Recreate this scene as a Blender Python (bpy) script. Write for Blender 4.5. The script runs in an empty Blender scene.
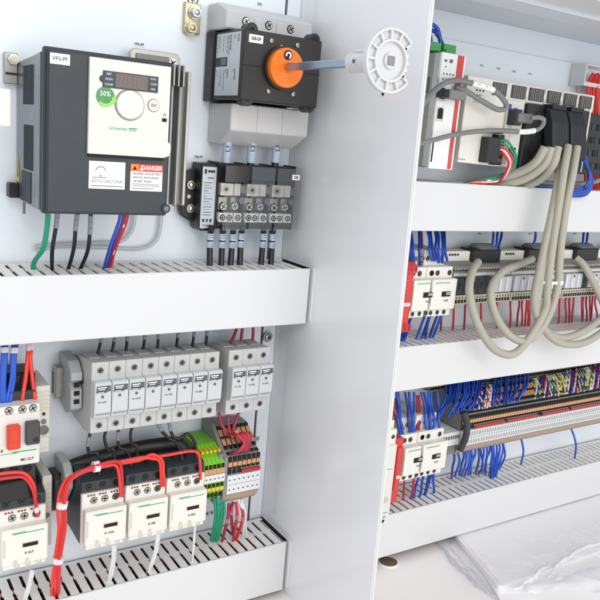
import bpy, bmesh, math, random
from mathutils import Vector, Matrix
random.seed(7)
WR = random.Random(3)
S = bpy.context.scene
COL = S.collection
MM = 0.001
# ---------------------------------------------------------------- camera model (all lengths in mm, camera at the origin, y runs into the cabinet)
CA = ((0.8431571734613288, -0.5312832791046143, 0.08260785788623183),
      (-0.0440657965307048, -0.22140685916093344, -0.9741854075547453),
      (0.5358583641381534, 0.8177512336036792, -0.21009220243227258))
FL = 747.52
def P(px, py, y):
    d = (px-300, py-300, FL)
    r = [sum(CA[k][i]*d[k] for k in range(3)) for i in range(3)]
    s = y/r[1]
    return (r[0]*s, y, r[2]*s)
def XZ(px, py, y):
    p = P(px, py, y); return p[0], p[2]
def rect(px0, py0, px1, py1, y):
    a = P(px0, py0, y); b = P(px1, py1, y)
    return a[0], b[0], b[2], a[2]          # x0,x1,z0,z1

# ---------------------------------------------------------------- materials
def lin(c):
    return c/12.92 if c <= 0.04045 else ((c+0.055)/1.055)**2.4
MATS = {}
def mat(name, rgb, rough=0.45, metal=0.0, var=0.06, scale=60.0, bump=0.0, bscale=900.0, coat=0.0, spec=0.5, alpha=1.0, stretch=None, trans=0.0):
    m = bpy.data.materials.new(name); m.use_nodes = True
    nt = m.node_tree; b = nt.nodes['Principled BSDF']
    c = [lin(v/255) for v in rgb]
    tc = nt.nodes.new('ShaderNodeTexCoord'); mp = nt.nodes.new('ShaderNodeMapping')
    nt.links.new(tc.outputs['Object'], mp.inputs['Vector'])
    if stretch: mp.inputs['Scale'].default_value = stretch
    n = nt.nodes.new('ShaderNodeTexNoise'); n.inputs['Scale'].default_value = scale; n.inputs['Detail'].default_value = 5
    nt.links.new(mp.outputs['Vector'], n.inputs['Vector'])
    mx = nt.nodes.new('ShaderNodeMixRGB')
    mx.inputs['Color1'].default_value = [v*(1-var) for v in c]+[1]
    mx.inputs['Color2'].default_value = [min(1, v*(1+var)) for v in c]+[1]
    nt.links.new(n.outputs['Fac'], mx.inputs['Fac']); nt.links.new(mx.outputs['Color'], b.inputs['Base Color'])
    rr = nt.nodes.new('ShaderNodeMapRange'); rr.inputs['To Min'].default_value = max(0.02, rough-0.06); rr.inputs['To Max'].default_value = min(1, rough+0.08)
    nt.links.new(n.outputs['Fac'], rr.inputs['Value']); nt.links.new(rr.outputs['Result'], b.inputs['Roughness'])
    b.inputs['Metallic'].default_value = metal
    b.inputs['Coat Weight'].default_value = coat
    b.inputs['Specular IOR Level'].default_value = spec
    b.inputs['Alpha'].default_value = alpha
    if trans: b.inputs['Transmission Weight'].default_value = trans
    if bump or name == 'duct_white':
        n2 = nt.nodes.new('ShaderNodeTexNoise'); n2.inputs['Scale'].default_value = bscale; n2.inputs['Detail'].default_value = 3
        nt.links.new(tc.outputs['Object'], n2.inputs['Vector'])
        bp = nt.nodes.new('ShaderNodeBump'); bp.inputs['Strength'].default_value = bump; bp.inputs['Distance'].default_value = 0.0004
        nt.links.new(n2.outputs['Fac'], bp.inputs['Height']); nt.links.new(bp.outputs['Normal'], b.inputs['Normal'])
    if name in ('duct_white', 'divider', 'plate', 'roof'):     # slow waviness of pressed sheet and extruded plastic
        n3 = nt.nodes.new('ShaderNodeTexNoise'); n3.inputs['Scale'].default_value = 14; n3.inputs['Detail'].default_value = 2
        nt.links.new(tc.outputs['Object'], n3.inputs['Vector'])
        b3 = nt.nodes.new('ShaderNodeBump'); b3.inputs['Strength'].default_value = .35; b3.inputs['Distance'].default_value = .0012
        nt.links.new(n3.outputs['Fac'], b3.inputs['Height']); nt.links.new(bp.outputs['Normal'], b3.inputs['Normal']); nt.links.new(b3.outputs['Normal'], b.inputs['Normal'])
    MATS[name] = m
    return m
mat('plate', (234, 240, 247), 0.34, var=0.03, scale=7, bump=0.14, bscale=650)
mat('divider', (234, 235, 238), 0.24, var=0.012, scale=6, bump=0.09, bscale=600, coat=0.3)
mat('edge_white', (236, 236, 236), 0.3, var=0.02)
mat('duct_white', (219, 219, 220), 0.34, var=0.015, scale=8, bump=0.03, bscale=300)
mat('duct_top_boost', (242, 239, 236), 0.5, var=0.05)  # slotted tops: same white plastic, painted lighter to offset weak top light
mat('duct_inner_shade', (84, 72, 66), 0.6)  # inside of the white duct, painted dark so the slots look shaded
mat('roof', (212, 216, 221), 0.4, var=0.03, scale=5, bump=0.08)
mat('floor', (247, 243, 241), 0.4, var=0.03, scale=5)
mat('drive_dark', (43, 50, 56), 0.42, var=0.05, bump=0.25, bscale=1500)
mat('drive_side', (70, 82, 90), 0.22, var=0.05, bump=0.2, bscale=1500, coat=0.2)
mat('drive_slot', (38, 46, 54), 0.6)
mat('heat', (150, 149, 148), 0.36, metal=0.6, var=0.1, stretch=(1, 1, 0.05), scale=200)
mat('galv', (168, 166, 160), 0.36, metal=0.8, var=0.14, scale=90)
mat('brass', (188, 182, 150), 0.32, metal=0.85, var=0.12, scale=150)
mat('steel', (188, 188, 184), 0.25, metal=0.9, var=0.1, scale=200)
mat('rod_steel', (158, 176, 190), 0.22, metal=0.75, var=0.12, scale=90, stretch=(1, .1, 1))
mat('steel_dark', (110, 108, 104), 0.35, metal=0.8, var=0.15, scale=200)
mat('brushed', (150, 146, 138), 0.3, metal=0.9, var=0.18, scale=60, stretch=(1, 1, 6))
mat('panel_white', (222, 219, 212), 0.4, var=0.02, bump=0.1, bscale=1500)
mat('panel_grey', (214, 210, 203), 0.4, var=0.02)
mat('display', (78, 60, 50), 0.22, var=0.1, coat=0.5)
mat('navy', (40, 50, 66), 0.35)
mat('text_dark', (40, 40, 42), 0.5)
mat('text_mid', (110, 110, 112), 0.5)
mat('text_white', (235, 238, 240), 0.5)
mat('text_green', (60, 170, 110), 0.5)
mat('label_white', (240, 240, 240), 0.45, var=0.02)
mat('green_sticker', (10, 128, 44), 0.25, coat=0.5)
mat('lime', (120, 205, 50), 0.25, coat=0.5)
mat('warn_red', (220, 62, 40), 0.4)
mat('warn_orange', (240, 140, 30), 0.4)
mat('yellow', (226, 196, 40), 0.4)
mat('black', (25, 25, 27), 0.42, var=0.1, bump=0.2, bscale=1200)
mat('black_gloss', (26, 27, 30), 0.18, var=0.1)
mat('hole', (14, 14, 15), 0.7)
mat('disc_black', (36, 33, 32), 0.45, var=0.06, bump=0.3, bscale=1500)
mat('disc_label', (192, 198, 204), 0.4, var=0.05)
mat('orange', (246, 118, 8), 0.38, var=0.04)
mat('grey_plastic', (196, 198, 200), 0.42, var=0.03, bump=0.15, bscale=1200)
mat('shroud', (200, 198, 197), 0.36, var=0.02, bump=0.1, bscale=1200)
mat('wheel_white', (208, 208, 210), 0.36, var=0.02, bump=0.1, bscale=1200)
mat('fuse_grey', (190, 190, 188), 0.42, var=0.03, bump=0.2, bscale=1300)
mat('fuse_side', (176, 180, 182), 0.45, var=0.03, bump=0.2, bscale=1300)
mat('fuse_face', (199, 201, 202), 0.38, var=0.02)
mat('cream', (229, 226, 218), 0.42, var=0.03, bump=0.15, bscale=1300)
mat('cream_dark', (206, 196, 178), 0.5, var=0.05)
mat('cont_dark', (45, 52, 57), 0.42, var=0.08, bump=0.2, bscale=1300)
mat('red_hole', (150, 70, 50), 0.5)
mat('btn_red', (216, 62, 38), 0.35)
mat('btn_black', (66, 66, 68), 0.4)
mat('beige', (206, 204, 194), 0.5, var=0.05)
mat('w_black', (24, 24, 27), 0.36, var=0.1)
mat('w_red', (206, 40, 46), 0.36, var=0.08)
mat('w_bred', (232, 60, 48), 0.34, var=0.06)
mat('w_dred', (160, 34, 62), 0.36, var=0.08)
mat('w_blue', (28, 84, 196), 0.34, var=0.1)
mat('w_navy', (28, 60, 152), 0.34, var=0.1)
mat('w_purple', (98, 52, 112), 0.36, var=0.1)
mat('w_green', (22, 146, 110), 0.36, var=0.08)
mat('w_white', (226, 226, 226), 0.4, var=0.05)
mat('w_yellow', (214, 206, 104), 0.4, var=0.08)
mat('w_teal', (40, 96, 110), 0.4, var=0.08)
mat('w_pink', (196, 120, 128), 0.4, var=0.08)
mat('w_grey', (128, 127, 128), 0.4, var=0.06)
mat('w_lgrey', (160, 160, 158), 0.4, var=0.06)
mat('sleeve_dark', (132, 138, 146), 0.35, var=0.15)
mat('silver', (206, 203, 192), 0.3, metal=0.45, var=0.1, scale=200)
mat('sleeve', (176, 190, 210), 0.4, var=0.35, scale=500)
mat('tie', (232, 226, 232), 0.3, var=0.04)
mat('cable_beige', (172, 169, 154), 0.46, var=0.05, bump=0.1, bscale=500)
mat('gnyl_green', (122, 196, 40), 0.4, var=0.05)
mat('gnyl_yellow', (220, 196, 50), 0.4, var=0.05)
mat('term_grey', (134, 134, 132), 0.45, var=0.06, bump=0.15, bscale=1200)
mat('term_orange', (204, 150, 106), 0.45, var=0.05)
mat('term_red', (176, 50, 50), 0.4, var=0.08)
mat('term_white', (222, 223, 225), 0.4, var=0.03)
mat('term_brown', (176, 150, 132), 0.5, var=0.05)
mat('relay_red', (206, 62, 58), 0.42, var=0.05, bump=0.1, bscale=1200)
mat('gate_red', (206, 70, 68), 0.4, var=0.04)
mat('conn_green', (70, 158, 92), 0.4, var=0.06)
mat('ribbon_grey', (48, 49, 53), 0.45, var=0.06, stretch=(8, 1, 0.2), scale=200)
mat('hood_rib', (66, 67, 71), 0.45, var=0.08)
mat('label_soft', (84, 84, 88), 0.5)
mat('plc_black', (36, 38, 40), 0.4, var=0.15, bump=0.2, bscale=1200)
mat('rib_dark', (80, 77, 73), 0.5, var=0.15, scale=300)
mat('tan', (192, 184, 166), 0.5, var=0.03)
mat('brown', (120, 98, 76), 0.6, var=0.12)
mat('paper', (252, 250, 250), 0.6, var=0.015)
mat('io_clear', (190, 194, 200), 0.25, var=0.05, coat=0.3)
mat('clear_smoke', (150, 156, 164), 0.1, alpha=0.13, var=0.02)
mat('clear_tube', (206, 212, 214), 0.2, alpha=0.55, var=0.03)
def film():
    m = bpy.data.materials.new('film'); m.use_nodes = True; nt = m.node_tree
    for n in list(nt.nodes):
        if n.type != 'OUTPUT_MATERIAL': nt.nodes.remove(n)
    o = nt.nodes['Material Output']
    g = nt.nodes.new('ShaderNodeBsdfGlossy'); g.inputs['Roughness'].default_value = 0.2; g.inputs['Color'].default_value = (.55, .56, .6, 1)
    t = nt.nodes.new('ShaderNodeBsdfTransparent'); d = nt.nodes.new('ShaderNodeBsdfTranslucent'); d.inputs['Color'].default_value = (.95, .95, .97, 1)
    a = nt.nodes.new('ShaderNodeMixShader'); a.inputs[0].default_value = 0.07
    nt.links.new(t.outputs[0], a.inputs[1]); nt.links.new(d.outputs[0], a.inputs[2])
    f = nt.nodes.new('ShaderNodeLayerWeight'); f.inputs['Blend'].default_value = 0.06
    b = nt.nodes.new('ShaderNodeMixShader'); nt.links.new(f.outputs['Fresnel'], b.inputs[0])
    nt.links.new(a.outputs[0], b.inputs[1]); nt.links.new(g.outputs[0], b.inputs[2]); nt.links.new(b.outputs[0], o.inputs[0])
    MATS['film'] = m
film()

# ---------------------------------------------------------------- mesh builder
ORIG = {}
class MB:
    def __init__(s):
        s.v = []; s.f = []; s.m = []; s.sm = []; s.mats = []
    def mi(s, name):
        if name not in s.mats: s.mats.append(name)
        return s.mats.index(name)
    def add(s, verts, faces, m, smooth=False):
        o = len(s.v); k = s.mi(m)
        s.v += [tuple(v) for v in verts]
        for f in faces:
            s.f.append([o+i for i in f]); s.m.append(k); s.sm.append(smooth)
    def add_bm(s, bm, m, smooth=False):
        bm.verts.ensure_lookup_table(); bm.verts.index_update()
        s.add([v.co[:] for v in bm.verts], [[v.index for v in f.verts] for f in bm.faces], m, smooth); bm.free()
    def box(s, x0, x1, y0, y1, z0, z1, m, bev=0.5):
        x0, x1 = min(x0, x1), max(x0, x1); y0, y1 = min(y0, y1), max(y0, y1); z0, z1 = min(z0, z1), max(z0, z1)
        bev = min(bev, (x1-x0)*.35, (y1-y0)*.35, (z1-z0)*.35)
        vs = [(x, y, z) for x in (x0, x1) for y in (y0, y1) for z in (z0, z1)]
        fs = [(0, 1, 3, 2), (4, 6, 7, 5), (0, 4, 5, 1), (2, 3, 7, 6), (0, 2, 6, 4), (1, 5, 7, 3)]
        if bev < 0.08: s.add(vs, fs, m); return s
        bm = bmesh.new(); bv = [bm.verts.new(v) for v in vs]
        for f in fs: bm.faces.new([bv[i] for i in f])
        bmesh.ops.bevel(bm, geom=bm.edges[:], offset=bev, segments=1, affect='EDGES', profile=.5)
        s.add_bm(bm, m); return s
    def prism(s, poly, a0, a1, m, axis='x', bev=0.0):
        # poly of (y,z) extruded along x, or (x,z) along y, or (x,y) along z
        def mk(a, p):
            return (a, p[0], p[1]) if axis == 'x' else ((p[0], a, p[1]) if axis == 'y' else (p[0], p[1], a))
        n = len(poly); bm = bmesh.new()
        A = [bm.verts.new(mk(a0, p)) for p in poly]; B = [bm.verts.new(mk(a1, p)) for p in poly]
        bm.faces.new(A); bm.faces.new(B[::-1])
        for i in range(n): bm.faces.new((A[i], B[i], B[(i+1) % n], A[(i+1) % n]))
        bmesh.ops.recalc_face_normals(bm, faces=bm.faces[:])
        if bev: bmesh.ops.bevel(bm, geom=bm.edges[:], offset=bev, segments=1, affect='EDGES', profile=.5)
        s.add_bm(bm, m); return s
    def cyl(s, c, r, l, m, axis='y', n=20, r2=None, smooth=True):
        # from c extending +l along axis
        r2 = r if r2 is None else r2
        ax = {'x': 0, 'y': 1, 'z': 2}[axis]; u, w = [(1, 2), (0, 2), (0, 1)][ax]
        vs = []
        for k, (rr, d) in enumerate(((r, 0), (r2, l))):
            for i in range(n):
                a = 2*math.pi*i/n; p = list(c); p[ax] += d; p[u] += rr*math.cos(a); p[w] += rr*math.sin(a); vs.append(p)
        s.add(vs, [(i, (i+1) % n, n+(i+1) % n, n+i) for i in range(n)], m, smooth)
        s.add(vs, [tuple(range(n))[::-1], tuple(range(n, 2*n))], m)
        return s
    def ring(s, c, r0, r1, l, m, a0=0, a1=2*math.pi, n=32, axis='y'):
        ax = {'x': 0, 'y': 1, 'z': 2}[axis]; u, w = [(1, 2), (0, 2), (0, 1)][ax]
        full = abs(a1-a0-2*math.pi) < 1e-6
        cnt = n if full else n+1; vs = []
        for i in range(cnt):
            a = a0+(a1-a0)*i/n
            for rr, d in ((r0, 0), (r1, 0), (r1, l), (r0, l)):
                p = list(c); p[ax] += d; p[u] += rr*math.cos(a); p[w] += rr*math.sin(a); vs.append(p)
        fs = []
        for i in range(n):
            j = (i+1) % cnt
            for k in range(4): fs.append((4*i+k, 4*i+(k+1) % 4, 4*j+(k+1) % 4, 4*j+k))
        if not full: fs += [(0, 1, 2, 3), (4*n+3, 4*n+2, 4*n+1, 4*n)]
        s.add(vs, fs, m); return s
    def ball(s, c, r, m, sq=(1, 1, 1), n=10):
        bm = bmesh.new(); bmesh.ops.create_uvsphere(bm, u_segments=n*2, v_segments=n, radius=r)
        for v in bm.verts: v.co = Vector((v.co.x*sq[0]+c[0], v.co.y*sq[1]+c[1], v.co.z*sq[2]+c[2]))
        s.add_bm(bm, m, True); return s
    def screw(s, x, y, z, r, m='steel_dark', slot=True, depth=1.2, ang=0.6, hole=None):
        # screw head facing the viewer (-y), in a dark recess
        if hole: s.cyl((x, y-0.15, z), hole, 0.4, 'hole', n=18)
        s.cyl((x, y-depth, z), r, depth, m, n=18)
        if slot:
            c, q = math.cos(ang), math.sin(ang)
            for (L, W) in ((r*.8, r*.16), (r*.16, r*.8)):
                pts = [(-L, -W), (L, -W), (L, W), (-L, W)]
                s.prism([(x+a*c-b*q, z+a*q+b*c) for a, b in pts], y-depth-0.12, y-depth+.1, 'hole', 'y')
        return s
    def tube(s, pts, r, m, n=8, sub=5, caps=True):
        pts = [Vector(p) for p in pts]
        Q = []
        if len(pts) > 2 and sub > 1:
            E = [pts[0]*2-pts[1]]+pts+[pts[-1]*2-pts[-2]]
            for i in range(1, len(E)-2):
                p0, p1, p2, p3 = E[i-1], E[i], E[i+1], E[i+2]
                for k in range(sub):
                    t = k/sub
                    Q.append(0.5*((2*p1)+(p2-p0)*t+(2*p0-5*p1+4*p2-p3)*t*t+(3*p1-p0-3*p2+p3)*t**3))
            Q.append(pts[-1])
        else: Q = pts
        s.path = Q
        N = len(Q); T = [(Q[min(i+1, N-1)]-Q[max(i-1, 0)]).normalized() for i in range(N)]
        up = Vector((0, 1, 0)) if abs(T[0].y) < .9 else Vector((1, 0, 0))
        u = (up-T[0]*up.dot(T[0])).normalized(); vs = []
        for i in range(N):
            u = (u-T[i]*u.dot(T[i])).normalized(); w = T[i].cross(u)
            for k in range(n):
                a = 2*math.pi*k/n; vs.append(Q[i]+(u*math.cos(a)+w*math.sin(a))*r)
        fs = [(i*n+k, i*n+(k+1) % n, (i+1)*n+(k+1) % n, (i+1)*n+k) for i in range(N-1) for k in range(n)]
        s.add(vs, fs, m, True)
        if caps: s.add([vs[k] for k in range(n)]+[vs[(N-1)*n+k] for k in range(n)], [tuple(range(n))[::-1], tuple(range(n, 2*n))], m)
        return s
    def build(s, name, parent=None, origin=None):
        me = bpy.data.meshes.new(name)
        if parent is not None: o0 = ORIG[parent.name]
        else:
            if origin is None:
                xs = [v[0] for v in s.v]; ys = [v[1] for v in s.v]; zs = [v[2] for v in s.v]
                origin = ((min(xs)+max(xs))/2, (min(ys)+max(ys))/2, min(zs))
            o0 = origin
        me.from_pydata([((v[0]-o0[0])*MM, (v[1]-o0[1])*MM, (v[2]-o0[2])*MM) for v in s.v], [], s.f)
        for n in s.mats: me.materials.append(MATS[n])
        me.polygons.foreach_set('material_index', s.m); me.polygons.foreach_set('use_smooth', s.sm)
        bm = bmesh.new(); bm.from_mesh(me); bmesh.ops.recalc_face_normals(bm, faces=bm.faces[:]); bm.to_mesh(me); bm.free()
        me.update()
        ob = bpy.data.objects.new(name, me); COL.objects.link(ob)
        ORIG[ob.name] = o0
        if parent is not None: ob.parent = parent
        else: ob.location = [c*MM for c in o0]
        return ob
def tag(o, label, cat, group=None, kind=None):
    o['label'] = label; o['category'] = cat
    if group: o['group'] = group
    if kind: o['kind'] = kind
    return o
def thing(name, loc, label, cat, group=None):
    o = bpy.data.objects.new(name, None); COL.objects.link(o); o.location = [c*MM for c in loc]
    o.empty_display_size = .01; ORIG[o.name] = tuple(loc)
    return tag(o, label, cat, group)
def struct(name, mb):
    o = mb.build(name); o['kind'] = 'structure'; return o
def copy_tree(o, dx=0, dy=0, dz=0, label=None, parent=None):
    c = o.copy(); COL.objects.link(c)
    ORIG[c.name] = tuple(a+b for a, b in zip(ORIG[o.name], (dx, dy, dz)))
    if parent is not None: c.parent = parent
    else: c.location = (o.location.x+dx*MM, o.location.y+dy*MM, o.location.z+dz*MM)
    if label: c['label'] = label
    for ch in [q for q in bpy.data.objects if q.parent == o]: copy_tree(ch, dx, dy, dz, None, c)
    return c
# ---------------------------------------------------------------- lettering
def text_mb(mb, s, x, y, z, h, m='text_dark', face='front', rot=0.0, align='CENTER', wide=1.0, bold=0.0):
    cu = bpy.data.curves.new('t', 'FONT'); cu.body = s; cu.size = 1.0; cu.align_x = align; cu.align_y = 'CENTER'; cu.offset = bold; cu.resolution_u = 2
    ob = bpy.data.objects.new('t', cu); COL.objects.link(ob)
    dg = bpy.context.evaluated_depsgraph_get(); me = bpy.data.meshes.new_from_object(ob.evaluated_get(dg))
    k = h/0.70; c, q = math.cos(rot), math.sin(rot); vs = []
    for v in me.vertices:
        a, b = v.co.x*k*wide, v.co.y*k
        a, b = a*c-b*q, a*q+b*c
        vs.append((x+a, y, z+b) if face == 'front' else (x, y-a, z+b))
    mb.add(vs, [list(p.vertices) for p in me.polygons], m)
    bpy.data.objects.remove(ob); bpy.data.curves.remove(cu); bpy.data.meshes.remove(me)
    return mb
def lettering(parent, items, name='lettering'):
    mb = MB()
    for it in items:
        if isinstance(it, dict): text_mb(mb, **it)
        else: mb.box(*it[:6], it[6], 0)
    return mb.build(name, parent)
def T(s, x, y, z, h, m='text_dark', **k):
    return dict(s=s, x=x, y=y, z=z, h=h, m=m, **k)
# ---------------------------------------------------------------- wires
def wire(pts, r, m, label, cat='wire', name='wire', group=None, marks=None, mark_mat='sleeve', ties=None, n=8, letters=False):
    pts = [P(*p) if len(p) == 3 else p[:3] for p in pts]
    jt = min(.7, r*.35)
    pts = [p if i in (0, len(pts)-1) else tuple(c+WR.uniform(-jt, jt) for c in p) for i, p in enumerate(pts)]
    mb = MB(); mb.tube(pts, r, m, n=n); path = mb.path
    o = mb.build(name); tag(o, label, cat, group)
    L = len(path)-1
    def seg(t0, t1):
        out = []
        for k in range(7):
            f = (t0+(t1-t0)*k/6)*L; i = min(int(f), L-1); out.append(path[i].lerp(path[i+1], f-i))
        return out
    for (t0, t1) in marks or []:
        q = MB(); q.tube(seg(t0, t1), r*1.18, mark_mat, n=n, sub=1)
        if letters:
            mid = seg((t0+t1)/2-.01, (t0+t1)/2+.01)[3]
            text_mb(q, letters, mid.x-r*.3, mid.y-r*1.2, mid.z-1, r*1.25, 'text_dark', rot=math.pi/2, bold=.015)
        else:
            for k in (2, 4):
                c = seg(t0, t1)[k]; q.box(c.x-r*.5, c.x+r*.5, c.y-r*1.22, c.y-r*1.1, c.z-.5, c.z+.3, 'text_mid', 0)
        q.build('marker_sleeve', o)
    for (t0, t1) in ties or []:
        q = MB(); q.tube(seg(t0, t1), r*1.3, 'tie', n=n, sub=1); q.build('cable_tie', o)
    return o
ORD = ['first', 'second', 'third', 'fourth', 'fifth', 'sixth', 'seventh', 'eighth', 'ninth', 'tenth', 'eleventh', 'twelfth', 'thirteenth', 'fourteenth', 'fifteenth', 'sixteenth', 'seventeenth', 'eighteenth', 'nineteenth', 'twentieth',
       'twenty first', 'twenty second', 'twenty third', 'twenty fourth', 'twenty fifth', 'twenty sixth', 'twenty seventh', 'twenty eighth', 'twenty ninth', 'thirtieth']

# ================================================================ SETTING
YB = 770.0
XD = 476.0     # divider plane
m = MB(); m.box(-500, 452, YB, YB+3, -545, 900, 'plate', .8); struct('back_wall', m)
m = MB(); m.box(-500, 474, YB+22, YB+24, -562, 905, 'plate', 0)                       # rear of the enclosure behind the mounting plate
m.box(456, 473.6, YB+2, YB+5, -545, 900, 'plate', .5); struct('rear_panel', m)
m = MB(); m.box(479, 1750, YB, YB+3, -545, 143, 'plate', .8); struct('mounting_plate', m)
m = MB(); m.box(479, 1750, YB+5, YB+7, -562, 176.5, 'plate', 0); struct('rear_wall', m)
# divider: front edge leans very slightly
m = MB()
vs = [(474, 794, -562), (474, 794, 905), (474, 565, 905), (474, 537, -562), (477, 794, -562), (477, 794, 905), (477, 565, 905), (477, 537, -562)]
m.add(vs, [(0, 1, 2, 3), (7, 6, 5, 4), (0, 3, 7, 4), (1, 5, 6, 2), (0, 4, 5, 1)], 'divider'); m.add(vs, [(2, 6, 7, 3)], 'duct_white')
m.tube([(476.8, 565, 905), (476.8, 537, -562)], 1.6, 'duct_white', sub=1)
struct('divider_wall', m)
m = MB(); m.box(479, 1750, 480, YB+24, 177, 180, 'roof', 0)
m.box(479, 1750, 596, 640, 162, 177, 'roof', 1); m.box(479, 1750, 540, 596, 166, 176.5, 'duct_white', 1); struct('ceiling', m)
m = MB(); m.box(-500, 1750, -200, YB+26, -566, -562, 'floor', 0); struct('floor', m)

# ================================================================ WIRING DUCTS
def duct(x0, x1, zt, zb, label, y0=700.0, y1=768.0, off=0, pitch=12.5, sl=3.7):
    t = thing('wiring_duct', (x0, y1, zb), label, 'wiring duct', 'white slotted wiring ducts')
    if x1 == 474.0:
        x1 = 469.5
        m = MB(); m.box(473.0, 473.9, y0-3, y1, zb+3, zt+.5, 'edge_white', .2); m.box(x1+.6, 473, y0+6, y1, zb+2, zt-.6, 'hole', 0); m.build('end_plate', t)  # black box painted in as the shadow of the end gap
    m = MB(); m.box(x0, x1, y0, y0+2, zb, zt, 'duct_white', .7); m.box(x0, x1, y0+2, y0+4, zt-4, zt-.8, 'duct_white', .2); m.build('lid', t)
    m = MB(); m.box(x0, x1, y1-2, y1, zb, zt-1.5, 'duct_inner_shade', 0); m.box(x0, x1, y0+2.2, y1-2, zb, zb+2, 'duct_inner_shade', 0)
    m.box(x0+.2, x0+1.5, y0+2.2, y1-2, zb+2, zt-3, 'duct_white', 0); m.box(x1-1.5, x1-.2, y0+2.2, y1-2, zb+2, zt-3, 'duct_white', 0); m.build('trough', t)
    m = MB(); m.box(x0, x1, y1-6, y1-2.2, zt-2, zt-.3, 'duct_top_boost', .2)
    x = x0+off
    h = (pitch-sl)/2
    while x < x1-2:
        c = x+pitch/2
        if c+h < x1+2:
            pl = [(c-h, y0+4.5), (c+h, y0+4.5), (c+h, y0+30), (c+h+1.3, y0+33), (c+h+1.3, y0+36), (c+h, y0+39), (c+h, y1-6), (c-h, y1-6), (c-h, y0+39), (c-h-1.3, y0+36), (c-h-1.3, y0+33), (c-h, y0+30)]
            m.prism(pl, zt-2.2, zt-.5, 'duct_top_boost', 'z')
        x += pitch
    m.build('slotted_side', t)
    return t
duct(60, 474.0, -143.5, -208.5, 'white slotted duct below the drive, upper of two in the left bay', off=3)
duct(60, 474.0, -488.2, -554.5, 'white slotted duct under the contactors at the bottom of the left bay', off=6)
duct(482, 1650, -38.5, -99.5, 'white slotted duct directly under the controller in the right bay')
duct(482, 1650, -249.5, -309.5, 'white slotted duct behind the hanging beige cable loops')
duct(482, 1650, -487, -550, 'white slotted duct at the bottom right above the paper package')
# loose wires lying inside the ducts, seen through the slots
for (x0, x1, z, cols) in ((70, 470, -150, ('w_black', 'w_dred', 'w_black', 'w_black')), (70, 470, -494, ('w_dred', 'w_black', 'w_dred', 'w_red')),
                          (490, 1600, -256, ('w_red', 'w_blue', 'w_pink')), (490, 1600, -493, ('w_blue', 'w_black', 'w_navy'))):
    for k, c in enumerate(cols):
        y = 712+k*14
        pts = [(x0+(x1-x0)*i/9, y+random.uniform(-4, 4), z-random.uniform(3, 9), 1) for i in range(10)]
        where = {-150: 'upper left duct', -494: 'lower left duct', -256: 'duct behind the beige loops', -493: 'bottom right duct'}[z]
        wire(pts, 1.8, c, '%s %s wire lying along inside the %s' % (ORD[k], c[2:].replace('dred', 'dark red'), where), group='wires lying inside the ducts', n=6)

# ================================================================ LEFT BAY: DRIVE
t = thing('frequency_drive', (221, 768, -81), 'dark grey frequency drive with cream keypad panel and green sticker', 'drive')
m = MB(); m.prism([(766, 48), (700, 52), (676, 54), (676, -80), (700, -80.5), (766, -79)], 162, 277, 'drive_side', 'x', .8)
# side vents (left side)
for (ya, yb, za, zb, nn) in ((700, 735, 10, 44, 8), (700, 732, -48, -8, 8)):
    for k in range(nn):
        y = ya+(yb-ya)*k/(nn-1); m.box(161.5, 162.05, y, y+2.2, za, zb, 'drive_slot', 0)
m.box(161.3, 162.0, 706, 742, -78, -50, 'drive_slot', 0)
m.build('housing', t)
m = MB(); m.box(165, 276.5, 664, 674.5, -81, 56, 'drive_dark', 1.6); m.box(163, 278, 668.5, 676.5, -82, 58, 'drive_dark', 1.2)
cov = m.build('front_cover', t)
# keypad panel
m = MB()
x0, x1, z0, z1 = 199.2, 273.3, -27.8, 53.5
pl = [(x0, z0), (x1-4, z0)]+[(x1+1.5, z0+2), (x1+3, z0+6), (x1+3, z0+12), (x1, z0+15)]+[(x1, z1), (x0, z1)]
m.prism(pl, 660.5, 664.3, 'panel_white', 'y', .5)
m.box(x0+1, x1-3, 661.5, 664.2, z0-2.6, z0-.4, 'hole', 0)
kp = m.build('keypad_panel', t)
a = rect(103, 73, 158, 90, 660)
m = MB(); zc = 38.0
m.box(a[0], a[1], 659.6, 660.6, 29.5, 43.5, 'navy', .3); m.box(a[0]+11, a[1]-10, 659.3, 659.9, 30.5, 42.5, 'display', .2); m.cyl((a[0], 659.7, 36.5), 3, .8, 'navy')
dsp = m.build('display', kp)
lettering(dsp, [T('REF', a[0]+5.2, 659.4, 41, 1.9, 'text_white'), T('MON', a[0]+5.2, 659.4, 36.6, 1.9, 'text_white'), T('CONF', a[0]+5.2, 659.4, 32.2, 1.9, 'text_white'),
                T('RUN', a[1]-5, 659.2, 41, 1.7, 'text_white'), T('CAN', a[1]-4.6, 659.2, 36.6, 1.9, 'text_white'), T('ERR', a[1]-5, 659.2, 32.2, 1.7, 'text_white')])
for w in (lambda mb, dx: [mb.box(dx-2.2, dx+2.2, 659.12, 659.28, 40.8, 41.1, 'brown', 0), mb.box(dx-2.2, dx+2.2, 659.12, 659.28, 36.3, 36.6, 'brown', 0), mb.box(dx-2.2, dx+2.2, 659.12, 659.28, 31.8, 32.1, 'brown', 0), mb.box(dx-2.6, dx-2.3, 659.12, 659.28, 32.1, 40.8, 'brown', 0), mb.box(dx+2.3, dx+2.6, 659.12, 659.28, 32.1, 40.8, 'brown', 0)],):
    mb = MB()
    for k in range(4): w(mb, a[0]+16+k*8.2)
    mb.build('segment_digits', dsp)
cx, cz = XZ(130.5, 105, 658)
m = MB(); m.ring((cx, 659.9, cz), 12.7, 13.5, .7, 'steel_dark', n=40); m.cyl((cx, 657.4, cz), 12.2, 3.1, 'panel_white', n=40, r2=12.7); m.cyl((cx, 657.0, cz), 11.4, .4, 'panel_white', n=40, r2=12.2)
m.build('jog_dial', kp)
cx, cz = XZ(153.8, 105.5, 660)
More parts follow.
